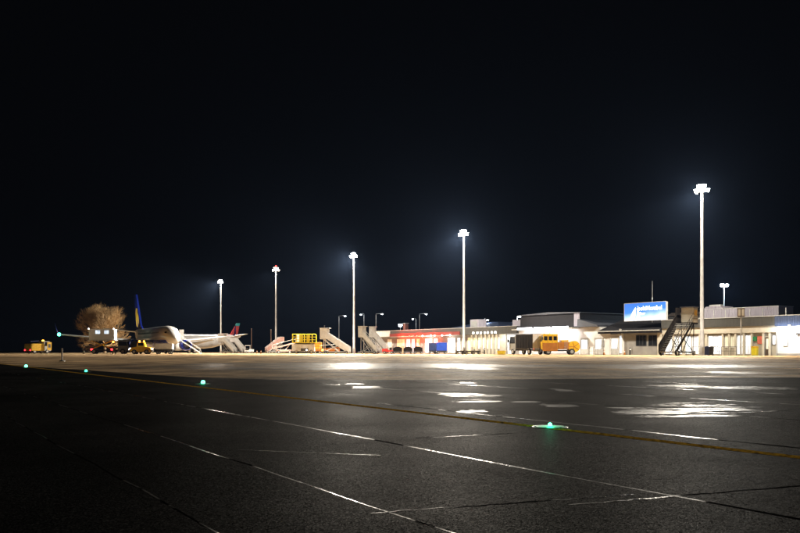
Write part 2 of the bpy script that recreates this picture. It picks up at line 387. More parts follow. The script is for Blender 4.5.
G = B().add([(-1500, -300, -0.012), (1500, -300, -0.012), (1500, 1600, -0.012), (-1500, 1600, -0.012)], [(0, 1, 2, 3)])
struct('ground', G, M['grass'])
ap = B().add([(-260, -60, -0.006), (260, -60, -0.006), (260, 60, -0.006), (120, 300, -0.006), (-260, 300, -0.006)], [(0, 1, 2, 3, 4)])
struct('apron', ap, M['concrete'])
edge_pts = [(-150, 215), (-60, 92), (-17, 33), (-11.5, 25.4), (-8.25, 21.4), (-5.8, 18.1), (-4.1, 16.1), (-2.6, 15.1), (-0.6, 14.85), (2, 15.1), (8.5, 16.3), (60, 26), (200, 52), (200, -50), (-200, -50), (-200, 215)]
ts = B().add([(x, y, 0.0) for x, y in edge_pts], [tuple(range(len(edge_pts) - 1, -1, -1))])
taxi = struct('taxiway', ts, M['asphalt'])

D2 = Vector((-0.547, 0.837, 0)); N2 = Vector((0.837, 0.547, 0))
def strip(c, t0, t1, wd, z, wob=0.0, seed=0, n=40):
    rnd = random.Random(seed); b = B(); vs = []
    off = 0
    for i in range(n + 1):
        t = t0 + (t1 - t0) * i / n; off = off * .8 + rnd.uniform(-wob, wob); w_ = wd * rnd.uniform(.6, 1.35) if wob else wd
        p = N2 * (c + off) + D2 * t
        vs += [p - N2 * w_ / 2 + Vector((0, 0, z)), p + N2 * w_ / 2 + Vector((0, 0, z))]
    return b.add(vs, [(2 * i, 2 * i + 1, 2 * i + 3, 2 * i + 2) for i in range(n)])
line = strip(3.93, -6, 40, 0.10, 0.0012)
ln = struct('taxiway_line', line, M['paint'])
for i, (c, t0, t1, wd) in enumerate([(0.82, -4, 30, .009), (1.44, -4, 30, .010), (2.49, -3, 30, .018), (4.29, -1, 7, .03), (6.05, -2, 14, .024), (7.8, -3, 12, .03), (9.55, -3, 10, .04), (11.3, -3, 10, .03)]):
    part('joint_seam', strip(c, t0, t1, wd, 0.0006, .012, i, 90), M['seam'], taxi)
for i, (x0, y0, x1, y1, wd) in enumerate([(0.6, 2.78, 2.0, 3.31, .012), (-.1, 2.64, 0.9, 2.98, .008), (.1, 4.9, .75, 5.2, .014), (-.9, 4.33, -.1, 4.1, .01), (2.2, 6.6, 3.6, 7.2, .02)]):
    a = Vector((x0, y0, 0)); c_ = Vector((x1, y1, 0)); d = (c_ - a); q = Vector((-d.y, d.x, 0)).normalized(); rnd = random.Random(50 + i)
    vs = []; n = 30
    for k in range(n + 1):
        p = a + d * k / n + q * rnd.uniform(-.008, .008); w_ = wd * rnd.uniform(.5, 1.4)
        vs += [p - q * w_ / 2 + Vector((0, 0, .0009)), p + q * w_ / 2 + Vector((0, 0, .0009))]
    part('crack', B().add(vs, [(2 * k, 2 * k + 1, 2 * k + 3, 2 * k + 2) for k in range(n)]), M['seam'], taxi)

# inset taxiway centreline lights
def taxi_light(px, py, label, bright, size):
    D = FPX * CAM_H / (py - 351.0); p = W(px, D)
    t = thing('taxiway_light', label, 'taxiway light', p, math.atan2(-D2.y, -D2.x), 'green centreline lights set into the taxiway')
    n = 20
    b = B(); b.loft([[(r * math.cos(2 * math.pi * i / n), r * math.sin(2 * math.pi * i / n), z) for i in range(n)] for r, z in ((.13, 0.002), (.126, .004), (.08, .006), (.04, .009))])
    part('housing', b, M['grey'], t, True)
    for k in range(6): part('bolt', B().tube([(.108 * math.cos(k * 1.047), .108 * math.sin(k * 1.047), .004), (.108 * math.cos(k * 1.047), .108 * math.sin(k * 1.047), .0075)], .008, 6), M['dsteel'], t)
    part('lens', B().ball((0, 0, .006 + size * .7), size, 14, 8), E['taxi'] if bright else E['taxif'], t, True)
    lamp('taxiway_light_beam', 'POINT', (0, 0, .06), 0.9 if bright else .15, (.03, 1, .45), t, .03)
    return t
taxi_light(550, 427, 'green taxiway light set in the asphalt nearest the camera', True, .015)
taxi_light(203, 384, 'bright green taxiway light second from the camera along the yellow line', True, .034)
taxi_light(86, 372, 'fainter green taxiway light, third from the camera along the yellow line', False, .035)
taxi_light(26, 367.3, 'farthest green taxiway light, by the left edge of the picture', True, .05)

# edge marker post
def marker():
    p = W(62, 42.0); t = thing('edge_marker_post', 'slim white marker post on the apron edge below the green wing lamp', 'marker post', p)
    part('base', B().tube([(0, 0, 0), (0, 0, .03), (0, 0, .06)], [.16, .15, .05], 12), M['lgrey'], t)
    part('post', B().tube([(0, 0, .06), (0, 0, .62)], .04, 10), M['white'], t)
    part('reflector', B().tube([(0, 0, .63), (0, 0, .7)], .045, 10), M['white'], t)
marker()

# ================================================================== MASTS
MASTS = [(702, 94.0, 'tall floodlight mast nearest the camera, beside the dark boarding stairs', .6),
         (464, 129.3, 'floodlight mast in front of the red lit terminal wing, second from the right', 1.15),
         (354, 159.3, 'floodlight mast between the white boarding stairs and the crossed grey stairs', 1.2),
         (276, 186.8, 'dim floodlight mast with a red obstruction lamp on its top', .45),
         (221, 219.3, 'farthest floodlight mast, standing behind the white aircraft', 1.05)]
def mast(px, D, label, k, idx):
    H = 20.0; p = W(px, D); t = thing('floodlight_mast', label, 'floodlight mast', p, 0, 'floodlight masts along the apron edge')
    part('base_plate', B().tube([(0, 0, 0), (0, 0, .08)], .55, 16), M['lgrey'], t)
    part('pole', B().tube([(0, 0, .08), (0, 0, 1.2), (0, 0, 1.25), (0, 0, H - .3)], [.29, .28, .25, .13], 14), M['polesteel'], t, True)
    part('access_door', B().box(-.1, .1, -.335, -.315, .5, 1.0), M['grey'], t)
    b = B(); b.tube([(.75 * math.cos(a), .75 * math.sin(a), H - .1) for a in [2 * math.pi * i / 20 for i in range(21)]], .05, 6)
    for a in range(4):
        an = a * math.pi / 2; b.tube([(0, 0, H - .1), (.75 * math.cos(an), .75 * math.sin(an), H - .1)], .04, 6)
    b.tube([(0, 0, H - .35), (0, 0, H + .62)], .16, 10)
    part('head_frame', b, M['steel'], t)
    base = math.atan2(NRM.y, NRM.x)
    dim = idx == 3
    for i in range(11):
        tier, kk, nn = (0, i, 7) if i < 7 else (1, i - 7, 4)
        an = base + (R(-90 + 30 * kk) if tier == 0 else R(-66 + 44 * kk)) + (R(70) if dim else 0)
        d = Vector((math.cos(an), math.sin(an), 0)); pos = d * (.82 if tier == 0 else .5) + Vector((0, 0, H - .12 + tier * .52))
        q = Vector((d.x * math.cos(R(24)), d.y * math.cos(R(24)), -math.sin(R(24)))).to_track_quat('-Z', 'Y')
        o = part('floodlight', B().box(-.25, .25, -.22, .22, 0.0, .22, .05), M['dsteel'], t); o.location = pos; o.rotation_euler = q.to_euler()
        part('lens', B().box(-.22, .22, -.19, .19, -.015, -.002), E['flood_dim'] if dim else E['flood'], o)
    aim = NRM * math.cos(R(54)) + Vector((0, 0, -math.sin(R(54))))
    top = Vector((0, 0, H - .45))
    lamp('floodlight_beam', 'SPOT', NRM * 1.35 + top, MAST_W * .75 * k, MAST_COL, t, .35, R(86), .16, aim)
    far = Vector((-0.46, -0.88, 0)) if idx == 0 else Vector((-0.18, -0.98, 0))
    if not dim: lamp('floodlight_throw', 'SPOT', far * 1.3 + top, MAST_W * .8 * k, MAST_COL, t, .35, R(48), .75, far * math.cos(R(17)) + Vector((0, 0, -math.sin(R(17)))))
    side = Vector((-0.93, -0.37, 0)); lamp('floodlight_side_throw', 'SPOT', NRM * 1.35 + top, MAST_W * (.35 if idx == 0 else .9) * k, MAST_COL, t, .35, R(54), .4, side * math.cos(R(29)) + Vector((0, 0, -math.sin(R(29)))))
    lamp('floodlight_spill', 'SPOT', NRM * .55 + top, MAST_W * (.55 if idx == 0 else .34) * k, MAST_COL, t, .3, R(146), .5, (0.0, 0.0, -1))
    lamp('floodlight_stray', 'POINT', NRM * 1.3 + top, MAST_W * .07 * k * (.4 if dim else 1), MAST_COL, t, .3)
    if dim:
        part('obstruction_lamp', B().tube([(0, 0, H + .62), (0, 0, H + .75), (0, 0, H + 1.05), (0, 0, H + 1.12)], [.08, .18, .16, .05], 10), E['redl'], t)
for i, a in enumerate(MASTS): mast(*a, i)

# ================================================================== STREET LAMPS (land side)
def street_lamp(px, D, py, arm, label, em='street', watt=250, hook=False):
    H = zat(py, D); pole_px = px - arm; p = W(pole_px, D); t = thing('street_lamp', label, 'street lamp', p, 0, 'street lamps behind the terminal')
    ax = arm * D / FPX
    part('pole', B().tube([(0, 0, 0), (0, 0, H * .5), (0, 0, H - .25)], [.11, .09, .07], 8), M['steel'], t, True)
    if hook: pts = [(0, 0, H - .25), (0, 0, H + .1), (ax * .5, 0, H + .35), (ax, 0, H + .2)]
    else: pts = [(0, 0, H - .25), (0, 0, H), (ax * .5, 0, H + .08), (ax, 0, H + .1)]
    part('arm', B().tube(pts, .045, 6), M['steel'], t)
    s = 1 if ax >= 0 else -1
    part('lamp_head', B().box(min(ax, ax + s * .7), max(ax, ax + s * .7), -.16, .16, H + .02, H + .16, .03), M['lgrey'], t)
    lo, hi = min(ax, ax + s * .62), max(ax, ax + s * .62)
    part('lens', B().tube([((lo + hi) / 2, 0, H + .02), ((lo + hi) / 2, 0, H - .08), ((lo + hi) / 2, 0, H - .16)], [.28, .24, .1], 12), E[em], t)
    if watt: lamp('street_lamp_light', 'POINT', ((lo + hi) / 2, -.0, H - .45), watt, (.85, .93, 1), t, .15)
street_lamp(344, 215, 316, 5, 'street lamp behind the white boarding stairs', watt=300)
street_lamp(362, 215, 314.5, -2, 'hooked street lamp just right of a floodlight mast, above the grey stairs', hook=True, watt=300)
street_lamp(381, 205, 314, 5, 'street lamp with an arm to the right above the terminal\'s left end', watt=300)
street_lamp(414, 215, 319, -2, 'low street lamp beside a taller one above the dark blue roof', watt=200)
street_lamp(425, 210, 314, 5.5, 'taller street lamp above the dark blue roof', watt=300)
street_lamp(486, 165, 320, 2, 'small hooked street lamp above the terminal\'s window row', hook=True, watt=150)
street_lamp(518, 150, 316.5, .8, 'bright street lamp at the left end of the taller hall', em='streetb', watt=700)
def big_lamp():
    D = 136; p = W(724, D); H = zat(285, D)
    t = thing('area_light', 'bright cool white area light on a pole behind the terminal', 'area light', p)
    part('pole', B().tube([(0, 0, 0), (0, 0, H - .3)], [.14, .08], 10), M['steel'], t, True)
    part('bracket', B().tube([(-.6, 0, H - .3), (.6, 0, H - .3)], .05, 6), M['steel'], t)
    for x in (-.42, .42):
        o = part('floodlight', B().box(x - .3, x + .3, -.15, .25, H - .25, H + .2, .05), M['dsteel'], t)
        part('lens', B().box(x - .26, x + .26, -.18, -.152, H - .2, H + .15), E['cool'], o)
    lamp('area_light_stray', 'POINT', (0, -.6, H), 5000, (.7, .9, 1), t, .3)
    lamp('area_light_beam', 'SPOT', (0, -.5, H - .1), 6000, (.75, .92, 1), t, .3, R(150), .6, (-.2, -.75, -.6))
big_lamp()

# ================================================================== TERMINAL
WINGS = 'joined wings of the terminal building'
def wing(name, label, px0, px1, depth=16, out=0.0, cat='building'):
    s0, s1 = s_at(px0), s_at(px1)
    t = thing(name, label, cat, fw(s0, out), FRZ, WINGS)
    return t, s1 - s0, s0
def bxp(name, t, x0, x1, y0, y1, z0, z1, m, **k): return part(name, B().box(x0, x1, y0, y1, z0, z1), m, t, **k)
def window(t, x0, x1, z0, z1, pane, frame='white', panes=1, y=-0.0, mid=None):
    fwid = .07; b = B()
    b.box(x0, x0 + fwid, y - .07, y - .003, z0, z1); b.box(x1 - fwid, x1, y - .07, y - .003, z0, z1)
    b.box(x0 + fwid, x1 - fwid, y - .068, y - .003, z0, z0 + fwid); b.box(x0 + fwid, x1 - fwid, y - .068, y - .003, z1 - fwid, z1)
    for i in range(1, panes):
        xm = x0 + (x1 - x0) * i / panes; b.box(xm - .03, xm + .03, y - .066, y - .003, z0 + fwid, z1 - fwid)
    if mid: b.box(x0 + fwid, x1 - fwid, y - .064, y - .003, mid - .03, mid + .03)
    f = part('window', b, M[frame], t)
    w = (x1 - x0) / panes
    for i in range(panes):
        part('pane', B().box(x0 + w * i + .04, x0 + w * (i + 1) - .04, y - .035, y - .012, z0 + .05, z1 - .05), pane, f)
    return f
def door(t, x0, x1, h, m, frame='grey', glass=None, y=0.0):
    b = B(); b.box(x0 - .08, x0, y - .1, y - .003, 0, h + .08); b.box(x1, x1 + .08, y - .1, y - .003, 0, h + .08); b.box(x0, x1, y - .098, y - .003, h, h + .08)
    f = part('door_frame', b, M[frame], t)
    d = part('door', B().box(x0 + .01, x1 - .01, y - .06, y - .01, .02, h - .01), m, t)
    part('handle', B().box(x1 - .16, x1 - .1, y - .12, y - .062, .95, 1.15), M['steel'], d)
    if glass: part('pane', B().box(x0 + .15, x1 - .15, y - .075, y - .063, h * .35, h - .2), glass, d)
    return d

# A: white annex at the right edge
t, L, s0 = wing('terminal_annex', 'white walled annex with navy cladding at the right edge of the terminal', 776, 860)
Lx = L
ztop = fz(316, 776) ; zf = fz(326.3, 776)
bxp('wall', t, 0, Lx, 0, 14, 0, zf, M['wwall'])
bxp('cladding', t, -.02, Lx, -.25, 13.9, zf + .002, ztop, M['navy'])
bxp('coping', t, -.06, Lx, -.3, -.1, ztop, ztop + .08, M['lgrey'])
sx = lambda px: s_at(px) - s0
window(t, sx(783.5), sx(788), fz(346, 785), fz(335, 785), E['winc'], 'lgrey', 1)
bxp('plinth', t, 0, Lx, -.05, -.002, 0, .25, M['gwall'])
bxp('vent', t, sx(797), sx(800), -.3, -.002, fz(334.6, 798), fz(333, 798), M['dsteel'])
lamp('wall_light_beam', 'AREA', (sx(791.2), -1.3, zf - .1), 170, (.95, .98, 1), t, size=(4, .3), direction=(0, .85, -1))
bxp('wall_light', t, sx(790), sx(792.5), -.5, -.252, zf - .0, zf + .14, M['lgrey'])
part('downpipe', B().tube([(.12, -.08, .02), (.12, -.08, zf - .02)], .05, 8), M['lgrey'], t)

# B: beige wing with big lit windows
t, L, s0 = wing('terminal_gate_wing', 'beige terminal wing with grey fascia and bright doors behind the dark stairs', 662, 776)
sx = lambda px: s_at(px) - s0
zb = fz(333, 740); zf = fz(326.5, 740); ztop = fz(317.6, 740)
bxp('wall', t, 0, L - .003, .35, 14, 0, zb, M['beige'])
bxp('lintel_band', t, 0, L - .003, .02, 14, zb + .002, zf, M['cream'])
fa = bxp('fascia', t, -.02, L - .024, -.12, 13.9, zf + .002, ztop, M['fascia'])
bxp('coping', t, -.02, L - .07, -.2, .1, ztop + .001, ztop + .09, M['lgrey'])
def bay(px0, px1, pane, panes=2, z0=.12, z1=None, frame='white', mid=None): window(t, sx(px0), sx(px1), z0, z1 or zb - .25, pane, frame, panes, .35, mid)
bay(664, 672, E['winw'], 2); bay(673, 681, E['winw'], 2); bay(684, 690, E['winc'], 2); bay(691, 698, E['winw'], 2)
bay(707, 721, E['winw'], 3, mid=1.1); bay(723.5, 728, E['wins'], 1, 1.0); bay(729, 734, E['wins'], 2, 1.0); bay(735.5, 742, E['winw'], 2, mid=1.1); bay(744, 750, E['winw'], 2, mid=1.1)
for px in (663, 672.5, 682.5, 699, 705.5, 722, 728.5, 734.8, 743, 751, 762.6, 769):
    x = sx(px); bxp('column', t, x - .14, x + .14, .1, .342, 0, zb, M['cream'])
door(t, sx(763.8), sx(768.2), 2.3, M['brown'], 'cream', E['wins'], .35)
window(t, sx(770.6), sx(774.6), fz(345, 772), fz(334.8, 772), E['winw'], 'brown', 1, .35)
sg = bxp('exit_sign', t, sx(751.7), sx(755.5), .22, .34, fz(341, 753), fz(336.6, 753), M['green'])
wb = bxp('ticket_window', t, sx(756), sx(761.5), .3, .347, fz(344, 758), fz(336, 758), M['salmon'])
# B roof plant
pl = thing('roof_plant', 'long pale ribbed plant enclosure on the roof behind the nearest mast', 'roof plant', fw(s_at(690), -4.5, ztop - .01), FRZ)
Lp = s_at(750) - s_at(690)
part('screen', B().box(-1.5, Lp + 1.2, 0, 3.5, 0, fz(310.2, 720) - ztop + .45), M['plant'], pl)
for i in range(6):
    x = -1.2 + i * (Lp + 2) / 6; part('post', B().box(x, x + .08, -.06, -.003, 0, 1.35), M['lgrey'], pl)
part('cap', B().box(-1.55, Lp + 1.25, -.05, 3.55, fz(310.2, 720) - ztop + .452, fz(310.2, 720) - ztop + .52), M['lgrey'], pl)
pl = thing('roof_hut', 'low ribbed hut with a vaulted top on the roof left of the nearest mast', 'roof hut', fw(s_at(672), -7, 4.78), FRZ)
Lh = s_at(693) - s_at(672)
part('body', B().prism([(0, 0), (Lh, 0), (Lh, 1.75), (Lh - .5, 2.15), (.6, 2.15), (0, 1.7)], 0, 3), M['plant'], pl)
part('ridge_vent', B().box(.8, Lh - .8, .5, 1.2, 2.152, 2.4), M['lgrey'], pl)

# C: darker middle wing with sign
t, L, s0 = wing('terminal_middle_wing', 'low terminal wing with dark windows under the glowing billboard', 600, 662)
sx = lambda px: s_at(px) - s0
zw = fz(333, 640); ztop = 4.85
xw = sx(623)
bxp('white_wall', t, 0, xw, 0, 14, 0, zw, M['wwall'])
bxp('wall', t, xw + .002, L - .003, .25, 14, 0, zw, M['gwall'])
part('roof', B().add([(-.02, -.5, zw + .002), (L - .025, -.5, zw + .002), (L - .025, -.5, zw + .42), (-.02, -.5, zw + .42), (-.02, 5, ztop + .55), (L - .025, 5, ztop + .55), (L - .025, 13.9, ztop), (-.02, 13.9, ztop), (-.02, 13.9, zw + .002), (L - .025, 13.9, zw + .002)],
     [(0, 1, 2, 3), (3, 2, 5, 4), (4, 5, 6, 7), (7, 6, 9, 8), (0, 8, 9, 1), (0, 3, 4, 7, 8), (1, 9, 6, 5, 2)]), M['dfascia'], t)
bxp('gutter', t, -.01, L - .03, -.62, -.503, zw + .28, zw + .42, M['lgrey'])
window(t, sx(635), sx(645.5), fz(346, 640), fz(335, 640), M['glass'], 'dsteel', 3, .25); window(t, sx(647.5), sx(656), fz(346, 652), fz(335, 652), M['glass'], 'dsteel', 2, .25)
bxp('sill_band', t, sx(633), sx(657), -.02, .245, .02, fz(346.4, 645), M['gwall'])
bxp('pier', t, sx(657.5), sx(661), -.05, .245, 0, zw - .02, M['cream'])
door(t, sx(611), sx(618.5), 2.6, M['lgrey'], 'white', E['winc'])
window(t, sx(619.5), sx(622.5), .2, 2.9, E['winc'], 'white', 1)
bxp('door_sign', t, sx(612), sx(621), -.35, -.003, fz(334.3, 616), fz(330.8, 616), M['dark'])
bxp('notice_board', t, sx(601.5), sx(604), -.08, -.003, 1.2, 2.2, M['grey'])
part('wall_lamp', B().tube([(sx(622.6), -.3, zw + .55), (sx(622.6), -.55, zw + .5)], [.1, .2], 8), M['lgrey'], t)

# billboard
def board_mat():
    m = bpy.data.materials.new('backlit_print'); m.use_nodes = True
    nt, mk, mth = nodes(m); L = nt.links.new; b = nt.nodes['Principled BSDF']
    tc = mk('ShaderNodeTexCoord'); sp = mk('ShaderNodeSeparateXYZ'); L(tc.outputs['Object'], sp.inputs[0])
    n = mk('ShaderNodeTexNoise'); n.inputs['Scale'].default_value = .6; L(tc.outputs['Object'], n.inputs['Vector'])
    v = mth('ADD', mth('MULTIPLY', sp.outputs['Z'], 1 / 2.5), mth('MULTIPLY', mth('SUBTRACT', n.outputs['Fac'], .5), .25))
    v = mth('ADD', v, mth('MULTIPLY', sp.outputs['X'], -.035))
    cr = mk('ShaderNodeValToRGB'); e = cr.color_ramp.elements
    e[0].position = .0; e[0].color = (.8, .88, 1, 1); e[1].position = .95; e[1].color = (.015, .15, .62, 1)
    x = e.new(.22); x.color = (.36, .58, 1, 1); x = e.new(.45); x.color = (.02, .20, .8, 1)
    L(v, cr.inputs[0]); L(cr.outputs[0], b.inputs['Emission Color']); b.inputs['Emission Strength'].default_value = 1.5
    b.inputs['Base Color'].default_value = (.01, .015, .03, 1); b.inputs['Roughness'].default_value = .5
    return m
M['board'] = board_mat()
E['letter'] = emat('backlit_white_print', (.95, .98, 1), 2.0)
def billboard():
    s0, s1 = s_at(625), s_at(666.5); Lb = s1 - s0
    t = thing('billboard', 'glowing blue and white billboard with a sail on the terminal roof', 'billboard', fw(s0, .1, 4.72), FRZ)
    hb = 2.55
    part('cabinet', B().box(0, Lb, .02, .4, .25, .25 + hb), M['lgrey'], t)
    fr = B(); fr.box(-.05, Lb + .05, -.06, .01, .19, .25); fr.box(-.05, Lb + .05, -.06, .01, .25 + hb, .31 + hb); fr.box(-.05, 0, -.06, .01, .252, .248 + hb); fr.box(Lb, Lb + .05, -.06, .01, .252, .248 + hb)
    part('frame', fr, M['lgrey'], t)
    p = part('panel', B().box(.01, Lb - .01, -.02, .0, 0.01, hb - .01), M['board'], t); p.location = (0, 0, .25)
    for x in (.6, Lb * .5, Lb - .6):
        part('support', B().tube([(x, .45, -.05), (x, .45, 2.2)], .05, 6), M['dsteel'], t)
    # sail emblem: two curved blades
    def blade(pts): return B().prism(pts, -.032, -.022)
    sail = [(.95, .45), (1.2, .95), (1.55, 1.55), (1.95, 2.05), (2.05, 2.1), (2.02, 1.4), (1.95, .85), (1.8, .5), (1.4, .38)]
    o = part('sail_emblem', blade(sail), E['letter'], t); o.location = (0, 0, .1)
    o = part('sail_emblem', blade([(2.2, .55), (2.3, 1.2), (2.22, 2.0), (2.55, 1.6), (2.75, 1.0), (2.8, .6)]), E['letter'], t); o.location = (0, 0, .1)
    def text(s, size, x, z, bold):
        cu = bpy.data.curves.new('lettering', 'FONT'); cu.body = s; cu.size = size; cu.extrude = .004; cu.offset = bold; cu.resolution_u = 2
        tmp = bpy.data.objects.new('lettering', cu); col.objects.link(tmp)
        dg = bpy.context.evaluated_depsgraph_get(); me = bpy.data.meshes.new_from_object(tmp.evaluated_get(dg)); bpy.data.objects.remove(tmp)
        me.materials.clear(); me.materials.append(E['letter'])
        xs = [v.co.x for v in me.vertices]; wdt = max(xs) - min(xs)
        o = bpy.data.objects.new('lettering', me); col.objects.link(o); o.parent = t
        o.location = (x, -.03, z); o.rotation_euler = (R(90), 0, 0); return o, wdt
    o, wdt = text('IsoltiMontbel', .9, 2.35, 1.72, .012); o.scale.x = (Lb - 2.35 - .75) / wdt
    text('lkur', .6, 2.75, 1.08, .01)
    lamp('billboard_glow', 'AREA', (Lb / 2, -.3, .25 + hb / 2), 25, (.45, .65, 1), t, size=(Lb, hb), direction=(0, -1, 0))
billboard()
def antenna(px, D, ytop, zb, label, r=.03):
    p = W(px, D); t = thing('antenna', label, 'antenna', Vector((p.x, p.y, zb)))
    zt = zat(ytop, D) - zb
    part('pole', B().tube([(0, 0, 0), (0, 0, zt)], [r * 1.6, r], 8), M['lgrey'], t)
    part('collar', B().tube([(0, 0, zt * .55), (0, 0, zt * .55 + .3)], .09, 8), M['lgrey'], t)
    return t
antenna(652.3, 114, 281, 4.75, 'thin tall antenna pole rising behind the billboard')
antenna(760, 104, 307, 4.6, 'short stub antenna on the roof left of the navy annex', .07)
antenna(786, 99, 307.5, 4.6, 'short antenna on the roof of the navy annex', .06)
# upper rear building with warm windows
t = thing('rear_office', 'dark upper storey office with two warm lit windows left of the billboard', 'building', fw(s_at(600) + .6, -16), FRZ)
zr = lambda y: zat(y, 128)
part('wall', B().box(0, 7.5, 0, 8, 0, zr(316.5)), M['gwall'], t)
part('roof', B().prism([(-.4, zr(316.5) + .002), (7.9, zr(316.5) + .002), (6.8, zr(313.2)), (.8, zr(313.2))], -.4, 8.4), M['brown'], t)
window(t, .9, 3.4, zr(323), zr(317.8), E['winy'], 'brown', 3); window(t, 4.4, 6.6, zr(322), zr(318.5), E['wins'], 'brown', 2)

# D/E: white walls and taller hall with strip lights
t, L, s0 = wing('terminal_hall', 'taller white terminal hall with glowing strip lights under a dark roof', 519, 599.7)
sx = lambda px: s_at(px) - s0
zc = fz(328.5, 546); zt = fz(314.5, 546); xe = sx(579)
bxp('wall', t, 0, L - .003, 0, 15, 0, zc, M['wwall'])
bxp('canopy', t, .05, sx(580), -1.8, -.003, zc - .18, zc - .02, M['lgrey'])
bxp('upper_cladding', t, .02, xe, .3, 14, zc + .002, zt, M['dfascia'])
part('roof', B().prism([(-.2, zt + .002), (xe + .2, zt + .002), (xe + .2, zt + .12), (xe * .5, zt + .35), (-.2, zt + .12)], .1, 14.2), M['roof'], t)
bxp('end_panel', t, sx(573), sx(578.5), .2, .297, zc + .2, zt + .05, M['plant'])
part('lean_to_roof', B().add([(xe + .005, -.5, zc + .003), (L - .03, -.5, zc + .003), (L - .03, 13.9, zc + .003), (xe + .005, 13.9, zc + .003), (xe + .005, -.4, zc + 1.3), (xe + .005, 13.9, zc + 1.3), (L - .03, -.5, zc + .25), (L - .03, 13.9, zc + .25)],
     [(0, 1, 2, 3), (4, 6, 7, 5), (0, 1, 6, 4), (2, 3, 5, 7), (0, 4, 5, 3), (1, 2, 7, 6)]), M['roof'], t)
for (a, c) in ((526, 540), (542.5, 558), (560.5, 576)):
    o = bxp('strip_light', t, sx(a), sx(c), -1.98, -1.803, zc - .16, zc + .16, E['strip'])
    lamp('strip_light_beam', 'AREA', ((sx(a) + sx(c)) / 2, -1.2, zc - .24), 260, (1, .96, 1), t, size=(sx(c) - sx(a), .8), direction=(0, .35, -1))
for px, m in ((581, 'winc'), (595, 'winc')):
    door(t, sx(px), sx(px) + 1.5, 2.5, M['lgrey'], 'lgrey', E[m])
door(t, sx(533), sx(533) + 3.0, 2.9, M['lgrey'], 'grey', E['winw'])
bxp('plinth', t, sx(541), sx(579), -.06, -.002, 0, .3, M['gwall'])

# F: long low wing on the left with window row and painted red glow band
t, L, s0 = wing('terminal_long_wing', 'long low terminal wing with a red lit band and a row of bright windows', 374, 518.8)
sx = lambda px: s_at(px) - s0
zw = 3.6; ztop = 4.85
bxp('wall', t, 0, L - .003, .3, 14, 0, zw, M['gwall'])
bxp('fascia', t, -.02, sx(392), -.5, 13.9, zw + .002, ztop, M['lgrey'])
bxp('fascia', t, sx(392) + .005, sx(462), -.5, 13.9, zw + .65, ztop, M['fascia'])
bxp('red_glow_band', t, sx(392) + .005, sx(462), -.62, -.0, zw + .002, zw + .645, M['redglow'])  # strip coloured red to carry the lamp glow along the fascia
bxp('fascia', t, sx(462) + .005, L - .024, -.5, 13.9, zw + .002, ztop, M['fascia'])
bxp('coping', t, 0, L - .03, -.55, -.3, ztop + .001, ztop + .07, M['lgrey'])
bxp('soffit', t, sx(393), sx(461), -.6, .295, zw - .1, zw - .002, M['lgrey'])
# lit openings under the red glow band
for a, c, e, n in ((386.5, 391, 'wins', 1), (396, 404, 'winy', 2), (405, 409.5, 'winw', 2), (410.5, 414, 'winw', 1), (415.5, 419, 'winy', 1), (424, 431.5, 'winw', 2), (432.5, 437, 'winc', 1), (446.5, 454.5, 'winw', 2), (456, 459.5, 'winc', 1), (460.5, 463, 'wins', 1), (466.5, 470, 'winy', 1)):
    window(t, sx(a), sx(c), .15, 3.1, E[e], 'lgrey', n, .3)
for i, px in enumerate((412.5, 416.5, 420, 425.5, 434, 445, 453, 437.5)):
    red = i < 3
    o = part('canopy_lamp', B().ball((sx(px), -.75, zw - .02), .2 if red else .16, 10, 6), E['redl'] if red else E['head'], t, True)
for px in (404, 413, 421, 436):
    lamp('canopy_lamp_light', 'POINT', (sx(px), -1.1, zw - .05), 500, (1, .05, .02), t, .15)
for px in (430, 450):
    lamp('canopy_lamp_light', 'POINT', (sx(px), -1.0, zw - .3), 160, (1, .85, .7), t, .15)
# window row 472-510
for i, px in enumerate((471.5, 476, 481.2, 485, 489, 492.5, 496.2)):
    bxp('column', t, sx(px) - .25, sx(px) + .25, .02, .297, 0, zw - .02, M['beige'])
for a, c, e in ((472.3, 475, 'winy'), (477, 480.6, 'wins'), (481.9, 484.2, 'winw'), (485.8, 488.2, 'wins'), (489.4, 491.6, 'winw'), (493.2, 495.3, 'wins'), (496.6, 498.6, 'winw')):
    window(t, sx(a), sx(c), .9, 3.05, E[e], 'lgrey', 1, .3)
for px in (475.5, 479.5, 483, 487, 490, 494, 497.5):
    o = part('soffit_lamp', B().box(sx(px) - .22, sx(px) + .22, -.54, -.503, zw + .1, zw + .45), E['head'], t)
bxp('panel', t, sx(499.2), sx(505.5), .1, .297, 0, zw - .02, M['beige'])
window(t, sx(506.6), sx(514), .05, 3.3, E['winc'], 'white', 3, .3, 1.2)
bxp('chimney_block', t, sx(504), sx(512.5), 2.0, 5, ztop + .002, fz(319.5, 508), M['plant'])
lamp('soffit_light', 'AREA', (sx(487), -.9, zw - .1), 160, (1, .9, .72), t, size=(10, .4), direction=(0, .4, -1))
lamp('soffit_light', 'AREA', (sx(510), -.9, zw - .1), 160, (.85, .93, 1), t, size=(4, .4), direction=(0, .3, -1))
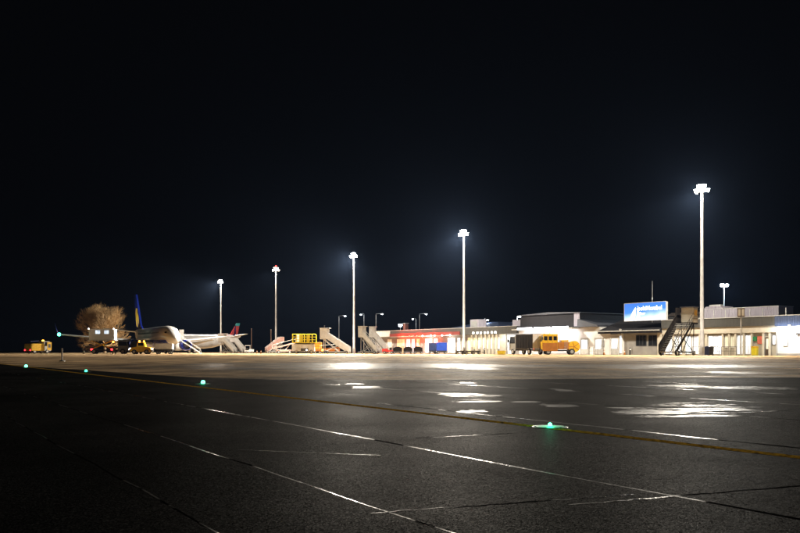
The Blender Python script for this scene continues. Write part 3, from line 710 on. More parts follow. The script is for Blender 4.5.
# blue-black hipped roof behind the long wing
t = thing('rear_hall', 'dark blue hipped roof rising behind the long terminal wing', 'building', fw(s_at(400), -12), FRZ)
Lr = s_at(452) - s_at(400); zz = zat(323, 172); 
part('wall', B().box(0, Lr, 0, 14, 0, 5.2), M['dark'], t)
part('roof', B().loft([[(-.5, -.5, 5.2), (Lr + .5, -.5, 5.2), (Lr + .5, 14.5, 5.2), (-.5, 14.5, 5.2)], [(5, 5, zz), (Lr - 6, 5, zz), (Lr - 6, 9, zz), (5, 9, zz)]]), M['navy'], t)
t = thing('roof_vent_unit', 'pale boxy vent unit on the roof just left of a mast', 'vent unit', fw(s_at(460), -2.5, 4.85), FRZ)
part('housing', B().box(0, 2.4, 0, 2, 0, 1.7), M['plant'], t); part('louvre', B().box(.3, 2.1, -.05, -.003, .3, 1.4), M['grey'], t)
t = thing('chimney', 'red brick coloured chimney at the left end of the terminal roof', 'chimney', fw(s_at(388), -4, 4.85), FRZ)
part('stack', B().box(0, .8, 0, .8, 0, 1.7), M['brick'], t); part('cap', B().box(-.08, .88, -.08, .88, 1.702, 1.82), M['grey'], t)
o = part('roof_floodlight', B().box(-.5, .5, -.12, .12, -.25, .25, .06), E['streetb'], None)
o.location = fw(s_at(396.5), -1, 6.05); o.rotation_euler = (0, 0, FRZ)
tag(o, 'small white lit lamp on the terminal roof near the red chimney', 'lamp')
part('bracket', B().tube([(0, 0.0, -.251), (0, 0, -1.15)], .04, 6), M['steel'], o)

# ================================================================== AIRCRAFT
def airfoil(x_le, chord, y, z, th):
    pr = [(0, 0), (.08, .55), (.3, 1.0), (.65, .62), (1, .05), (.65, -.3), (.3, -.6), (.08, -.4)]
    return [(x_le - chord * a, y, z + th * c) for a, c in pr]
def ring(x, zc, ry, rz, n=28): return [(x, ry * math.cos(2 * math.pi * i / n), zc + rz * math.sin(2 * math.pi * i / n)) for i in range(n)]
def aircraft(label, loc, rz, sl, szz, finh, fin_m, belly, port_stair, nav, emblem, winglet=True):
    t = thing('airliner', label, 'airliner', loc, rz)
    X = lambda s: (19 - s) * sl
    Z = lambda z: z * szz
    st = [(0, 2.72, .03, .03), (.15, 2.73, .32, .3), (.5, 2.78, .64, .6), (1.2, 2.9, 1.02, .98), (2.2, 3.06, 1.36, 1.36), (3.2, 3.2, 1.58, 1.64), (4.5, 3.3, 1.76, 1.86), (6.2, 3.33, 1.87, 1.98), (8, 3.33, 1.88, 2.0), (16, 3.33, 1.88, 2.0), (25, 3.33, 1.88, 2.0),
          (28, 3.5, 1.8, 1.85), (31, 3.85, 1.5, 1.52), (34, 4.3, 1.05, 1.12), (37, 4.75, .55, .62), (38.5, 4.95, .2, .26)]
    b = B(); b.loft([ring(X(s), Z(z), ry * szz, r_ * szz) for s, z, ry, r_ in st])
    fus = part('fuselage', b, M['acwhite'], t, True)
    if belly:
        b = B(); n = 12
        def arc(s, z, ry, r_):
            return [(X(s), ry * 1.004 * szz * math.cos(a), Z(z) + r_ * 1.004 * szz * math.sin(a)) for a in [R(200 + 140 * i / n) for i in range(n + 1)]]
        rows = [arc(*q) for q in st[4:13]]
        vs = [p for r_ in rows for p in r_]; fs = [(k * (n + 1) + i, k * (n + 1) + i + 1, (k + 1) * (n + 1) + i + 1, (k + 1) * (n + 1) + i) for k in range(len(rows) - 1) for i in range(n)]
        part('belly_paint', B().add(vs, fs), belly, fus, True)
    # cockpit windows follow the nose surface
    def surf(s, ang, k=1.006):
        for (a, b_) in zip(st, st[1:]):
            if a[0] <= s <= b_[0]:
                f = (s - a[0]) / (b_[0] - a[0]); q = [a[i] + (b_[i] - a[i]) * f for i in range(4)]; break
        return Vector((X(s), q[2] * k * szz * math.cos(ang), Z(q[1]) + q[3] * k * szz * math.sin(ang)))
    for sgn in (1, -1):
        for (s0, s1, a0, a1) in ((1.75, 2.45, 62, 86), (1.95, 2.75, 42, 60), (2.35, 3.15, 30, 41)):
            fl = lambda a: R(a) if sgn > 0 else R(180 - a)
            vs = [surf(s0, fl(a0)), surf(s0 + .1, fl(a1)), surf(s1, fl(a1 - 4)), surf(s1, fl(a0 - 3))]
            part('cockpit_window', B().add(vs, [(0, 1, 2, 3)]), M['glass'], t)
        b = B()
        for i in range(44):
            s = 6.2 + i * .52
            if s > 29: break
            a0, a1 = (R(17), R(27)) if sgn > 0 else (R(163), R(153))
            b.add([surf(s, a0), surf(s + .24, a0), surf(s + .24, a1), surf(s, a1)], [(0, 1, 2, 3)])
        part('cabin_windows', b, M['glass'], t, kind='stuff')
        # wing
        w = B(); secs = [(12.6, 8.2, 1.2, 2.15, .55), (15.0, 5.6, 5.2, 2.55, .38), (21.0, 1.7, 17.0, 3.75, .14)]
        w.loft([[(x, sgn * y, z) for x, y, z in airfoil(X(le), ch * sl, yy * sl, Z(zz), th)] for le, ch, yy, zz, th in secs])
        wg = part('wing', w, M['acgrey'], t, True)
        if winglet:
            w = B(); w.loft([[(x, sgn * (17.0 * sl + dy), z + dz) for x, y, z in airfoil(X(le), ch * sl, 0, Z(3.75), th)] for le, ch, dy, dz, th in ((21.0, 1.7, .0, 0, .12), (21.7, 1.25, .45, .6, .08), (23.0, .6, .85, 2.4, .05))])
            part('winglet', w, M['acblue'] if belly else M['acwhite'], wg, True)
        # engine
        e = B(); n = 22
        prof = [(0, .86), (.12, .98), (.6, 1.08), (1.8, 1.1), (3.0, .92), (3.5, .74), (3.5, .6), (.5, .78)]
        e.loft([[(X(12.0 + a), sgn * 4.83 * sl + r_ * szz * math.cos(2 * math.pi * i / n), Z(1.72) + r_ * szz * math.sin(2 * math.pi * i / n)) for i in range(n)] for a, r_ in prof], cap=False)
        en = part('engine', e, M['acwhite'] if not belly else M['acblue'], t, True)
        part('fan', B().tube([(X(12.55), sgn * 4.83 * sl, Z(1.72)), (X(12.2), sgn * 4.83 * sl, Z(1.72))], [.77 * szz, .1], 20), M['dsteel'], en)
        part('exhaust_cone', B().tube([(X(15.3), sgn * 4.83 * sl, Z(1.72)), (X(16.6), sgn * 4.83 * sl, Z(1.72))], [.55 * szz, .12], 14), M['dsteel'], en)
        part('pylon', B().prism([(X(13.2), Z(2.6)), (X(17.5), Z(2.3)), (X(17.0), Z(2.7)), (X(14.0), Z(2.9))], sgn * 4.83 * sl - .15, sgn * 4.83 * sl + .15), M['acwhite'], en)
        # tailplane
        w = B(); w.loft([[(x, sgn * y, z) for x, y, z in airfoil(X(le), ch * sl, yy * sl, Z(zz), th)] for le, ch, yy, zz, th in ((33.2, 4.0, .4, 4.75, .22), (37.0, 1.5, 7.1, 5.5, .09))])
        part('tailplane', w, M['acgrey'], t, True)
        # main gear
        g = part('main_gear', B().tube([(X(19.8), sgn * 2.86 * sl, Z(2.2)), (X(19.8), sgn * 2.86 * sl, .55)], .13, 8), M['steel'], t)
        for dy in (-.42, .42):
            wl = wheel(g, X(19.8), sgn * 2.86 * sl + dy, .56, .4)
    g = part('nose_gear', B().tube([(X(4.1), 0, Z(1.9)), (X(4.1), 0, .34)], .09, 8), M['steel'], t)
    for dy in (-.22, .22): wheel(g, X(4.1), dy, .34, .2)
    # fin
    f0 = 5.0; zt = f0 + (12.5 - f0) * finh
    pts = [(29.8, 5.05), (32.4, 6.1 if finh > .8 else 5.6), (37.9, zt), (39.7, zt), (37.6, 4.9), (34, 4.6)]
    if not emblem: pts = [(33.2, 5.05), (34.4, 5.3), (37.0, zt), (38.2, zt), (37.2, 4.8), (35, 4.6)]
    fin = part('tail_fin', B().prism([(X(s), Z(z)) for s, z in pts], -.17, .17), fin_m, t)
    if emblem:
        # yellow harp: curved body and wing strokes on both sides
        for sy in (-1, 1):
            y0, y1 = (sy * .172, sy * .19) if sy > 0 else (sy * .19, sy * .172)
            harp = [(36.2, 10.0), (37.9, 10.2), (38.3, 8.9), (37.8, 7.4), (36.9, 6.0), (35.4, 5.8), (36.0, 7.0), (36.2, 8.0), (35.9, 9.0)]
            part('harp_emblem', B().prism([(X(s), Z(z)) for s, z in harp], y0, y1), M['gold'], fin)
            lamp('logo_light', 'SPOT', (X(35.2), sy * 4.2 * sl, Z(5.4)), 700, (1, .95, .85), t, .08, R(75), .5, (-1.2, -sy * 4.0, 3.6))
            part('harp_emblem', B().prism([(X(s), Z(z)) for s, z in [(35.0, 8.4), (36.3, 9.3), (36.3, 8.6), (35.4, 7.2), (34.4, 6.0), (34.2, 6.6)]], y0, y1), M['gold'], fin)
    else:
        part('fin_tip', B().prism([(X(s), Z(z)) for s, z in [(36.4, zt - .8), (36.98, zt + .02), (38.25, zt + .02), (37.98, zt - .8)]], -.19, .19), M['teal'], fin)
        part('beacon', B().ball((X(31.5), 0, Z(5.35)), .28, 10, 6), E['redl'], t)
        lamp('beacon_light', 'POINT', (X(31.5), 0, Z(5.35) + .6), 500, (1, .03, .03), t, .2)
    if nav:
        o = part('navigation_lamp', B().ball((X(21.9), -17.15 * sl, Z(3.8)), .33, 10, 6), E['nav'], t)
        lamp('navigation_lamp_light', 'POINT', (X(21.0), -17.9 * sl, Z(3.9)), 260, (.08, 1, .6), t, .2)
    if port_stair:
        y0 = 1.7 * szz; zs = Z(2.72)
        part('door', B().box(X(5.45), X(5.35), y0 + .15, y0 + 1.0, zs + .05, zs + 1.85, .03), M['acwhite'], t)
        part('doorway', B().add([surf(4.4, R(-14)), surf(5.25, R(-14)), surf(5.25, R(44)), surf(4.4, R(44))], [(0, 1, 2, 3)]), M['black'], t)
        sta = B(); a = Vector((X(4.8), y0, zs)); c = Vector((X(4.8), y0 + 4.1, .08))
        for dx in (-.42, .42):
            d = Vector((dx, 0, 0)); sta.tube([a + d, c + d], .07, 6)
        s = part('airstair', sta, M['white'], t)
        for i in range(11):
            p = a + (c - a) * (i + .5) / 11; part('tread', B().box(p.x - .38, p.x + .38, p.y - .14, p.y + .14, p.z - .02, p.z + .02), M['lgrey'], s)
        for dx in (-.45, .45):
            h = B(); h.tube([a + Vector((dx, 0, .9)), c + Vector((dx, -.3, .95)), c + Vector((dx, 0, .1))], .035, 6)
            part('handrail', h, M['white'], s)
    return t
nose, tailp = W(176, 141), W(134, 178)
hd = (nose - tailp).normalized()
aircraft('airliner with blue tail fin and yellow harp emblem, nose to the right', nose - hd * 19.5, math.atan2(hd.y, hd.x), 1.02, 1.0, 1.1, M['acblue'], M['acblue'], True, True, True)
nose, tailp = W(133, 190), W(241, 206)
hd = (nose - tailp).normalized()
aircraft('white airliner with a small red tail fin parked behind the blue tailed one', (nose + tailp) / 2, math.atan2(hd.y, hd.x), (nose - tailp).length / 39.5, .9, .50, M['dred'], None, False, False, False, False)

# ================================================================== BOARDING STAIRS
def stairs(label, loc, rz, H, run, w, body, panel, rail, far_panel=True, near_panel=False, n=None, canopy=None, plen=1.6, cabin=None, group='mobile boarding stairs on the apron'):
    t = thing('boarding_stairs', label, 'boarding stairs', loc, rz, group)
    n = n or int(H / .2); z0 = .35
    slope = (H - z0) / run
    for s in (-1, 1):
        y = s * w / 2
        part('stringer', B().prism([(0, z0 - .12), (.25, z0 - .2), (run + .1, H - .22), (run + .1, H + .02), (0, z0 + .12)], y - .04, y + .04), M[body], t)
    for i in range(n):
        x = run * (i + .5) / n; z = z0 + (H - z0) * (i + .5) / n
        part('tread', B().box(x - .14, x + .14, -w / 2 + .05, w / 2 - .05, z - .025, z + .025), M['lgrey'], t)
    part('platform', B().box(run + .1, run + plen, -w / 2 - .04, w / 2 + .04, H - .14, H), M[body], t)
    for s in (-1, 1):
        y = s * (w / 2 + .045); pan = far_panel if s > 0 else near_panel
        b = B()
        b.tube([(0, y, z0 + .1), (0, y, z0 + 1.0), (run + .1, y, H + 1.05), (run + plen, y, H + 1.05), (run + plen, y, H)], .03, 6)
        if not pan:
            b.tube([(0, y, z0 + .55), (run + .1, y, H + .55), (run + plen, y, H + .55)], .022, 6)
        for i in range(1, 7):
            x = run * i / 6; z = z0 + (H - z0) * i / 6; b.tube([(x, y, z), (x, y, z + 1.0)], .022, 6)
        part('handrail', b, M[rail], t)
        if pan:
            part('side_panel', B().prism([(.05, z0), (run + .1, H), (run + plen, H), (run + plen, H + 1.0), (run + .1, H + 1.0), (.05, z0 + .95)], y - .018 + s * .06, y + .018 + s * .06), M[panel], t)
    if canopy:
        b = B(); b.box(run - .2, run + plen + .1, -w / 2 - .12, w / 2 + .12, H + 2.0, H + 2.08)
        for x in (run + .15, run + plen):
            for s in (-1, 1): b.tube([(x, s * (w / 2 + .08), H), (x, s * (w / 2 + .08), H + 2.0)], .035, 6)
        cp = part('canopy', b, M[rail], t)
        part('canopy_panel', B().box(run + .2, run + plen - .02, w / 2 + .13, w / 2 + .16, H + .1, H + 1.95), M[canopy], cp)
        part('canopy_panel', B().box(run + .2, run + plen - .02, -w / 2 - .16, -w / 2 - .13, H + .1, H + 1.95), M[canopy], cp)
    # chassis, props and wheels
    cl = run + plen * .6
    b = B()
    for s in (-1, 1): b.box(.1, cl, s * w * .42 - .05, s * w * .42 + .05, .34, .48)
    for x in (.3, cl * .5, cl - .1): b.box(x - .05, x + .05, -w * .42, w * .42, .345, .475)
    part('chassis', b, M[body], t)
    for s in (-1, 1):
        b = B(); b.tube([(cl * .45, s * w * .38, .45), (run + plen * .6, s * w * .38, H - .14)], .06, 6); b.tube([(cl - .1, s * w * .38, .45), (run * .55, s * w * .38, z0 + (H - z0) * .5)], .05, 6); b.tube([(cl - .05, s * w * .40, .45), (cl - .05, s * w * .40, H - .14)], .05, 6)
        part('prop', b, M[body], t)
        for x in (.55, cl - .5): wheel(t, x, s * w * .5, .3, .2)
    part('tow_bar', B().tube([(cl, 0, .42), (cl + .9, 0, .3)], .04, 6), M[body], t)
    if cabin:
        c = part('cabin', B().prism([(cl * .55, .5), (cl + .2, .5), (cl + .2, 1.7), (cl * .62, 1.7), (cl * .55, 1.2)], -w * .4, w * .4), M[cabin], t)
        part('window', B().box(cl * .66, cl, -w * .4 - .02, -w * .4 - .003, 1.1, 1.55), M['glass'], c)
    return t
# near dark stairs by the first mast
up = Vector((.66, .75, 0)).normalized()
ds = stairs('large dark brown boarding stairs beside the nearest floodlight mast', W(667, 91.5), math.atan2(up.y, up.x), 4.0, 5.2, 1.9, 'stairbrown', 'stairbrown', 'stairbrown', True, False, 17, None, 1.9)
part('lower_skirt', B().prism([(.1, .5), (1.6, .5), (5.0, 3.2), (5.0, 3.75), (4.6, 3.6), (.1, .62)], .93, .97), M['stairbrown'], ds)
part('top_screen', B().box(5.1, 6.5, 1.0, 1.06, 4.9, 5.9), M['stairbrown'], ds)
cb = part('top_cabin', B().box(5.6, 7.05, -1.0, .55, 4.02, 5.9, .06), M['beige'], ds)
part('window', B().box(5.9, 6.7, -1.03, -1.004, 4.9, 5.6), M['yellow'], cb)
part('cabin_roof', B().box(5.5, 7.15, -1.1, .65, 5.902, 6.0), M['dsteel'], cb)
stairs('white boarding stairs with a boxed top left of the middle mast', W(350, 152), R(172), 3.0, 4.2, 1.6, 'white', 'white', 'white', True, True, 13, 'white', 1.6)
stairs('grey boarding stairs, left one of the crossed pair right of the middle mast', W(378.5, 150), R(158), 3.3, 2.9, 1.5, 'grey', 'lgrey', 'lgrey', True, False, 14, 'lgrey', 1.0)
stairs('grey boarding stairs with a pale side panel, right one of the crossed pair', W(388, 153), R(168), 3.3, 2.6, 1.5, 'grey', 'lgrey', 'lgrey', True, True, 14, 'lgrey', 1.0)
stairs('grey boarding stairs with faded pink side panels at the foot of the dim mast', W(266, 176), R(25), 2.7, 3.0, 1.5, 'lgrey', 'pink', 'white', True, True, 12, None, 1.0)
stairs('white boarding stairs at the tail of the white airliner, left one', W(235, 196), R(165), 2.9, 2.6, 1.5, 'lgrey', 'white', 'white', True, True, 12, 'white', 1.6)
stairs('white boarding stairs at the tail of the white airliner, right one', W(244, 198), R(165), 2.9, 2.2, 1.5, 'lgrey', 'white', 'white', True, True, 12, None, 1.2)

# ================================================================== VEHICLES
def lights_rear(t, x, w, z, em='tail'):
    for s in (-1, 1): part('tail_light', B().box(x - .05, x, s * w - .12, s * w + .12, z - .14, z + .14), E[em], t)
def lights_front(t, x, w, z, em='head'):
    for s in (-1, 1): part('headlight', B().box(x, x + .04, s * w - .14, s * w + .14, z - .1, z + .1), E[em] if em else M['lgrey'], t)
def beacon(t, x, y, z, r=.17):
    p = part('beacon', B().tube([(x, y, z), (x, y, z + .18), (x, y, z + .3)], [r * .9, r, r * .6], 10), E['amber'], t)
    lamp('beacon_light', 'POINT', (x, y, z + .6), 45, (1, .38, .05), t, .1)
def cab(t, x0, x1, w, z0, z1, m, slant=.35):
    c = part('cab', B().prism([(x0, z0), (x1, z0), (x1, z0 + (z1 - z0) * .45), (x1 - slant, z1), (x0, z1)], -w / 2, w / 2), m, t)
    zz = z0 + (z1 - z0) * .5
    part('windscreen', B().add([(x1 + .012 - slant * .08, -w / 2 + .12, zz), (x1 + .012 - slant * .08, w / 2 - .12, zz), (x1 - slant * .86 + .02, w / 2 - .15, z1 - .12), (x1 - slant * .86 + .02, -w / 2 + .15, z1 - .12)], [(0, 1, 2, 3)]), M['glass'], c)
    for s in (-1, 1):
        part('side_window', B().prism([(x0 + .15, zz), (x1 - .2, zz), (x1 - slant - .05, z1 - .14), (x0 + .15, z1 - .14)], s * w / 2 - .008 if s < 0 else w / 2 + .001, s * w / 2 - .001 if s < 0 else w / 2 + .008), M['glass'], c)
    return c
# yellow service truck, far left
t = thing('service_truck', 'yellow service truck with an amber beacon and open rear door, far left', 'truck', W(38, 171), R(58))
part('chassis', B().box(-2.3, 2.4, -.9, .9, .42, .62), M['dsteel'], t)
bd = part('body', B().box(-2.4, .7, -1.25, 1.25, .62, 2.15, .07), M['yellow'], t)
for z in (1.0, 1.45, 1.85): part('locker_seam', B().box(-2.42, -2.402, -1.15, 1.15, z - .02, z + .02), M['dsteel'], bd)
for y in (-1.2, -.4, .4): part('rear_locker', B().box(-2.44, -2.403, y + .04, y + .74, 1.05, 1.8), M['lemon'], bd)
cab(t, .75, 2.4, 2.2, .6, 2.7, M['lgrey'])
part('crane_arm', B().tube([(.2, 0, 2.15), (.2, 0, 2.75), (-1.6, .2, 2.62)], .13, 8), M['dblue'], t)
part('open_door', B().prism([(-.0, .75), (1.0, .75), (1.0, 2.5), (-.0, 2.5)], -.04, .04), M['yellow'], t).location = (.9, -2.0, 0)
o = part('door_window', B().box(.2, .8, -.05, -.042, 1.3, 2.1), M['dsteel'], t); o.location = (.9, -2.0, 0)
beacon(t, 1.2, 0, 2.7, .25); lights_rear(t, -2.45, 1.0, .75)
for x in (-1.5, 1.5):
    for s in (-1, 1): wheel(t, x, s * 1.0, .45, .3)

# high loader with raised white box
t = thing('catering_truck', 'high loader truck with its white box raised in front of the bare tree', 'truck', W(104, 150), R(8))
part('chassis', B().box(-2.9, 4.6, -.9, .9, .55, .85), M['dsteel'], t)
bx = part('raised_box', B().box(-2.5, 2.15, -1.2, 1.2, 2.7, 4.75, .05), M['white'], t)
for x in (-1.3, .3): part('box_window', B().box(x, x + .85, -1.22, -1.202, 3.85, 4.5), E['winc'], bx)
part('box_rail', B().box(-2.6, 2.3, -1.3, 1.3, 2.55, 2.69), M['lgrey'], bx)
for x in (-2.55, 2.05): part('corner_lamp', B().ball((x, -1.15, 4.8), .14, 8, 6), E['box'], bx)
for s in (-1, 1):
    b = B(); b.tube([(-2.2, s * .8, .85), (1.8, s * .8, 2.55)], .09, 6); b.tube([(1.8, s * .8, .85), (-2.2, s * .8, 2.55)], .09, 6)
    part('scissor_lift', b, M['yellow' if s < 0 else 'dsteel'], t)
    part('outrigger', B().box(1.75, 1.95, s * 1.05 - .08, s * 1.05 + .08, .02, 1.3), M['beige'], t)
cab(t, 2.75, 4.75, 2.2, .6, 2.5, M['grey'])
beacon(t, 1.95, -1.1, 2.15, .16)
for x in (-2.0, 1.7): part('tail_light', B().box(x - .18, x + .18, -1.13, -1.09, .7, 1.0), E['tail'], t)
part('rear_step', B().box(-3.2, -2.9, -.9, .9, .4, .8), M['dsteel'], t)
lights_front(t, 4.76, .8, .85)
for x in (-1.6, 3.7):
    for s in (-1, 1): wheel(t, x, s * 1.0, .48, .32)

# yellow pushback tug
t = thing('pushback_tug', 'yellow pushback tug with amber beacons under the blue tailed airliner', 'tug', W(141.5, 138), R(6))
part('body', B().prism([(-1.75, .4), (1.75, .4), (1.8, .95), (1.5, 1.2), (.6, 1.3), (-.7, 1.3), (-1.5, 1.15), (-1.8, .9)], -.95, .95), M['yellow'], t)
part('deck', B().box(-.55, .55, -.9, .9, 1.302, 1.45), M['lemon'], t)
c = part('cabin', B().prism([(-.7, 1.3), (.75, 1.3), (.55, 2.1), (-.55, 2.1)], -.75, .75), M['yellow'], t)
part('side_window', B().prism([(-.5, 1.5), (.52, 1.5), (.42, 1.98), (-.42, 1.98)], -.77, -.752), M['glass'], c)
part('bumper', B().box(1.8, 1.95, -.9, .9, .45, .8), M['dsteel'], t); part('bumper', B().box(-1.95, -1.8, -.9, .9, .45, .8), M['dsteel'], t)
beacon(t, -.35, 0, 2.1, .16); beacon(t, .5, -.3, 2.1, .13)
lights_front(t, 1.8, .6, .95); part('work_lamp', B().ball((-1.75, -.8, 1.0), .12, 8, 6), E['head'], t)
for x in (-1.05, 1.05):
    for s in (-1, 1): wheel(t, x, s * .85, .42, .3)

def cart(name, label, cat, loc, rz, L, Wd, zd, load, z1, m, group=None, frame='dsteel', wr=.22, panels=0):
    t = thing(name, label, cat, loc, rz, group)
    part('deck', B().box(-L / 2, L / 2, -Wd / 2, Wd / 2, zd - .1, zd), M[frame], t)
    part('chassis', B().box(-L / 2 + .1, L / 2 - .1, -.25, .25, zd - .28, zd - .102), M[frame], t)
    for x in (-L * .34, L * .34):
        for s in (-1, 1): wheel(t, x, s * Wd * .42, wr, .14)
    part('tow_bar', B().tube([(L / 2 - .05, 0, zd - .15), (L / 2 + .7, 0, .2)], .04, 6), M[frame], t)
    if load == 'box':
        b = part('container', B().box(-L / 2 + .05, L / 2 - .05, -Wd / 2 + .05, Wd / 2 - .05, zd + .002, z1, .04), m, t)
        for i in range(panels):
            x = -L / 2 + L * (i + .5) / panels; part('panel', B().box(x - L / panels * .42, x + L / panels * .42, -Wd / 2 + .02, -Wd / 2 + .048, zd + .12, z1 - .12), m, b)
    elif load == 'rails':
        for x in (-L / 2 + .03, L / 2 - .03):
            b = B(); b.tube([(x, -Wd / 2 + .05, zd), (x, -Wd / 2 + .05, z1), (x, Wd / 2 - .05, z1), (x, Wd / 2 - .05, zd)], .03, 6); part('end_rail', b, M[frame], t)
    elif load == 'bags':
        r = random.Random(label)
        for x in (-L / 2 + .03, L / 2 - .03):
            b = B(); b.tube([(x, -Wd / 2 + .05, zd), (x, -Wd / 2 + .05, z1), (x, Wd / 2 - .05, z1), (x, Wd / 2 - .05, zd)], .03, 6); part('end_rail', b, M[frame], t)
        part('cover', B().prism([(-L / 2 + .1, zd + .002), (L / 2 - .1, zd + .002), (L / 2 - .15, zd + (z1 - zd) * r.uniform(.55, .8)), (L * .1, z1 - .08), (-L * .2, zd + (z1 - zd) * r.uniform(.7, .95)), (-L / 2 + .15, zd + (z1 - zd) * .6)], -Wd / 2 + .08, Wd / 2 - .08), m, t)
    return t
cart('container_dolly', 'white container dolly in front of the blue tailed airliner\'s nose', 'cart', W(164.5, 137), R(4), 3.1, 1.6, .85, 'box', 1.85, M['white'], None, 'dsteel', .28, 2)
# belt loader, faded red
def belt_loader(label, loc, rz, m, Lb=5.0, z0=.9, z1=2.2, amber=False):
    t = thing('belt_loader', label, 'belt loader', loc, rz)
    part('chassis', B().box(-1.7, 1.7, -.8, .8, .4, .85, .05), M[m], t)
    part('conveyor', B().prism([(-Lb / 2, z0), (Lb / 2, z1), (Lb / 2, z1 + .3), (-Lb / 2, z0 + .3)], -.45, .45), M[m], t)
    part('belt', B().prism([(-Lb / 2, z0 + .302), (Lb / 2, z1 + .302), (Lb / 2, z1 + .33), (-Lb / 2, z0 + .33)], -.35, .35), M['tyre'], t)
    for s in (-1, 1):
        b = B(); b.tube([(-Lb / 2, s * .47, z0 + .3), (-Lb / 2, s * .47, z0 + .95), (Lb / 2, s * .47, z1 + .95), (Lb / 2, s * .47, z1 + .3)], .03, 6); part('guard_rail', b, M['white'], t)
    part('seat', B().box(-.5, .1, .5, .9, .852, 1.25, .04), M['black'], t)
    part('lift_ram', B().tube([(.3, 0, .8), (1.1, 0, z0 + (z1 - z0) * .7)], .09, 8), M['steel'], t)
    if amber: part('marker_lamp', B().ball((-1.6, -.85, .75), .2, 8, 6), E['amber'], t)
    for x in (-1.15, 1.15):
        for s in (-1, 1): wheel(t, x, s * .78, .34, .24)
    return t
belt_loader('faded pink belt loader next to the dim mast\'s stairs', W(284, 166), R(12), 'pink')
belt_loader('orange belt loader with an amber lamp under the white boarding stairs', W(331, 158), R(-6), 'orange', 4.4, .7, 1.1, True)
# lift platform with yellow rails
t = thing('lift_platform_truck', 'white lift platform truck with a yellow guard rail cage on top', 'truck', W(304, 158), R(5))
part('body', B().box(-2.4, 2.2, -1.1, 1.1, .45, 1.95, .08), M['white'], t)
part('service_hatch', B().box(-.6, .9, -1.13, -1.102, .55, 1.1), M['black'], t)
part('hatch_lamp', B().ball((.55, -1.15, .75), .16, 8, 6), E['box'], t)
part('bumper', B().box(-2.6, -2.402, -1.0, 1.0, .4, .8), M['dsteel'], t)
part('platform', B().box(-2.3, 2.5, -1.2, 1.2, 2.15, 2.35), M['lemon'], t)
for x in (-1.6, 1.6): part('ram', B().tube([(x, 0, 1.95), (x, 0, 2.15)], .2, 10), M['steel'], t)
for y in (-1.17, 1.17):
    b = B()
    for z in (2.85, 3.4, 3.95): b.tube([(-2.3, y, z), (2.45, y, z)], .05, 6)
    for i in range(7): x = -2.3 + i * 4.75 / 6; b.tube([(x, y, 2.35), (x, y, 3.95)], .05, 6)
    part('guard_rail', b, M['lemon'], t)
part('panel', B().box(-.9, -.15, -1.19, -1.15, 2.4, 3.9), M['lemon'], t); part('panel', B().box(.55, 1.2, -1.19, -1.15, 2.4, 3.9), M['lemon'], t); part('panel', B().box(-1.5, -1.0, 1.12, 1.15, 2.4, 3.9), M['white'], t)
for x in (-1.5, 1.5):
    for s in (-1, 1): wheel(t, x, s * .95, .42, .3)
t = thing('ground_power_unit', 'orange ground power unit trailer right of the lift platform truck', 'power unit', W(318, 161), R(0))
part('housing', B().box(-.75, .75, -.8, .8, .5, 2.35, .06), M['orange'], t)
for i in range(4): part('louvre', B().box(-.55, .55, -.83, -.803, .9 + i * .3, 1.05 + i * .3), M['yellow'], t)
part('exhaust', B().tube([(.4, 0, 2.35), (.4, 0, 2.7)], .06, 8), M['dsteel'], t)
for x in (-.45, .45):
    for s in (-1, 1): wheel(t, x, s * .7, .26, .18)
# baggage train left of mast 2
def tractor(label, loc, rz, m):
    t = thing('baggage_tractor', label, 'tractor', loc, rz, 'small baggage tractors')
    part('body', B().prism([(-1.1, .35), (1.1, .35), (1.15, .95), (.1, 1.05), (-.1, .7), (-1.1, .7)], -.6, .6), M[m], t)
    part('seat', B().box(-.75, -.25, -.35, .35, .702, 1.25, .05), M['black'], t)
    b = B()
    for x in (-.9, .25):
        for s in (-1, 1): b.tube([(x, s * .52, .7), (x, s * .52, 1.85)], .03, 6)
    part('roof_frame', b, M['white'], t); part('roof', B().box(-1.0, .4, -.6, .6, 1.85, 1.92), M['white'], t)
    for x in (-.7, .7):
        for s in (-1, 1): wheel(t, x, s * .52, .28, .18)
tractor('small red and white baggage tractor heading a row of dark carts', W(388, 149), R(180), 'red')
tractor('small white baggage tractor on the empty apron left of the dim mast', W(249, 190), R(15), 'white')
for px, lab in ((397.5, 'dark covered baggage cart right behind the red tractor'), (408, 'dark covered baggage cart in the middle of the row'), (418, 'dark covered baggage cart at the right end of the row')):
    cart('baggage_cart', lab, 'cart', W(px, 149), R(4), 1.85, 1.3, .55, 'bags', 1.5, M['luggage'], 'dark baggage carts by the long terminal wing')
cart('container_cart', 'bright blue container cart in front of the lit doors', 'cart', W(441.5, 146), R(3), 2.0, 1.5, .6, 'box', 2.15, M['blue'], 'blue container carts', 'dsteel', .22, 2)
cart('container_cart', 'dark blue container cart left of the bright blue one', 'cart', W(432.5, 149), R(3), 1.5, 1.5, .6, 'box', 2.1, M['dblue'], 'blue container carts', 'dsteel', .22, 2)
for px, D, lab in ((460, 126, 'empty low dark dolly at the foot of the second mast, left side'), (469.5, 125, 'empty low dark dolly just right of the second mast'), (476, 130, 'empty low dark dolly farthest right of the second mast')):
    cart('flat_dolly', lab, 'cart', W(px, D), R(5), 1.5, 1.3, .62, 'rails', 1.15, M['dsteel'], 'empty flat dollies by the second mast', 'dsteel', .2)
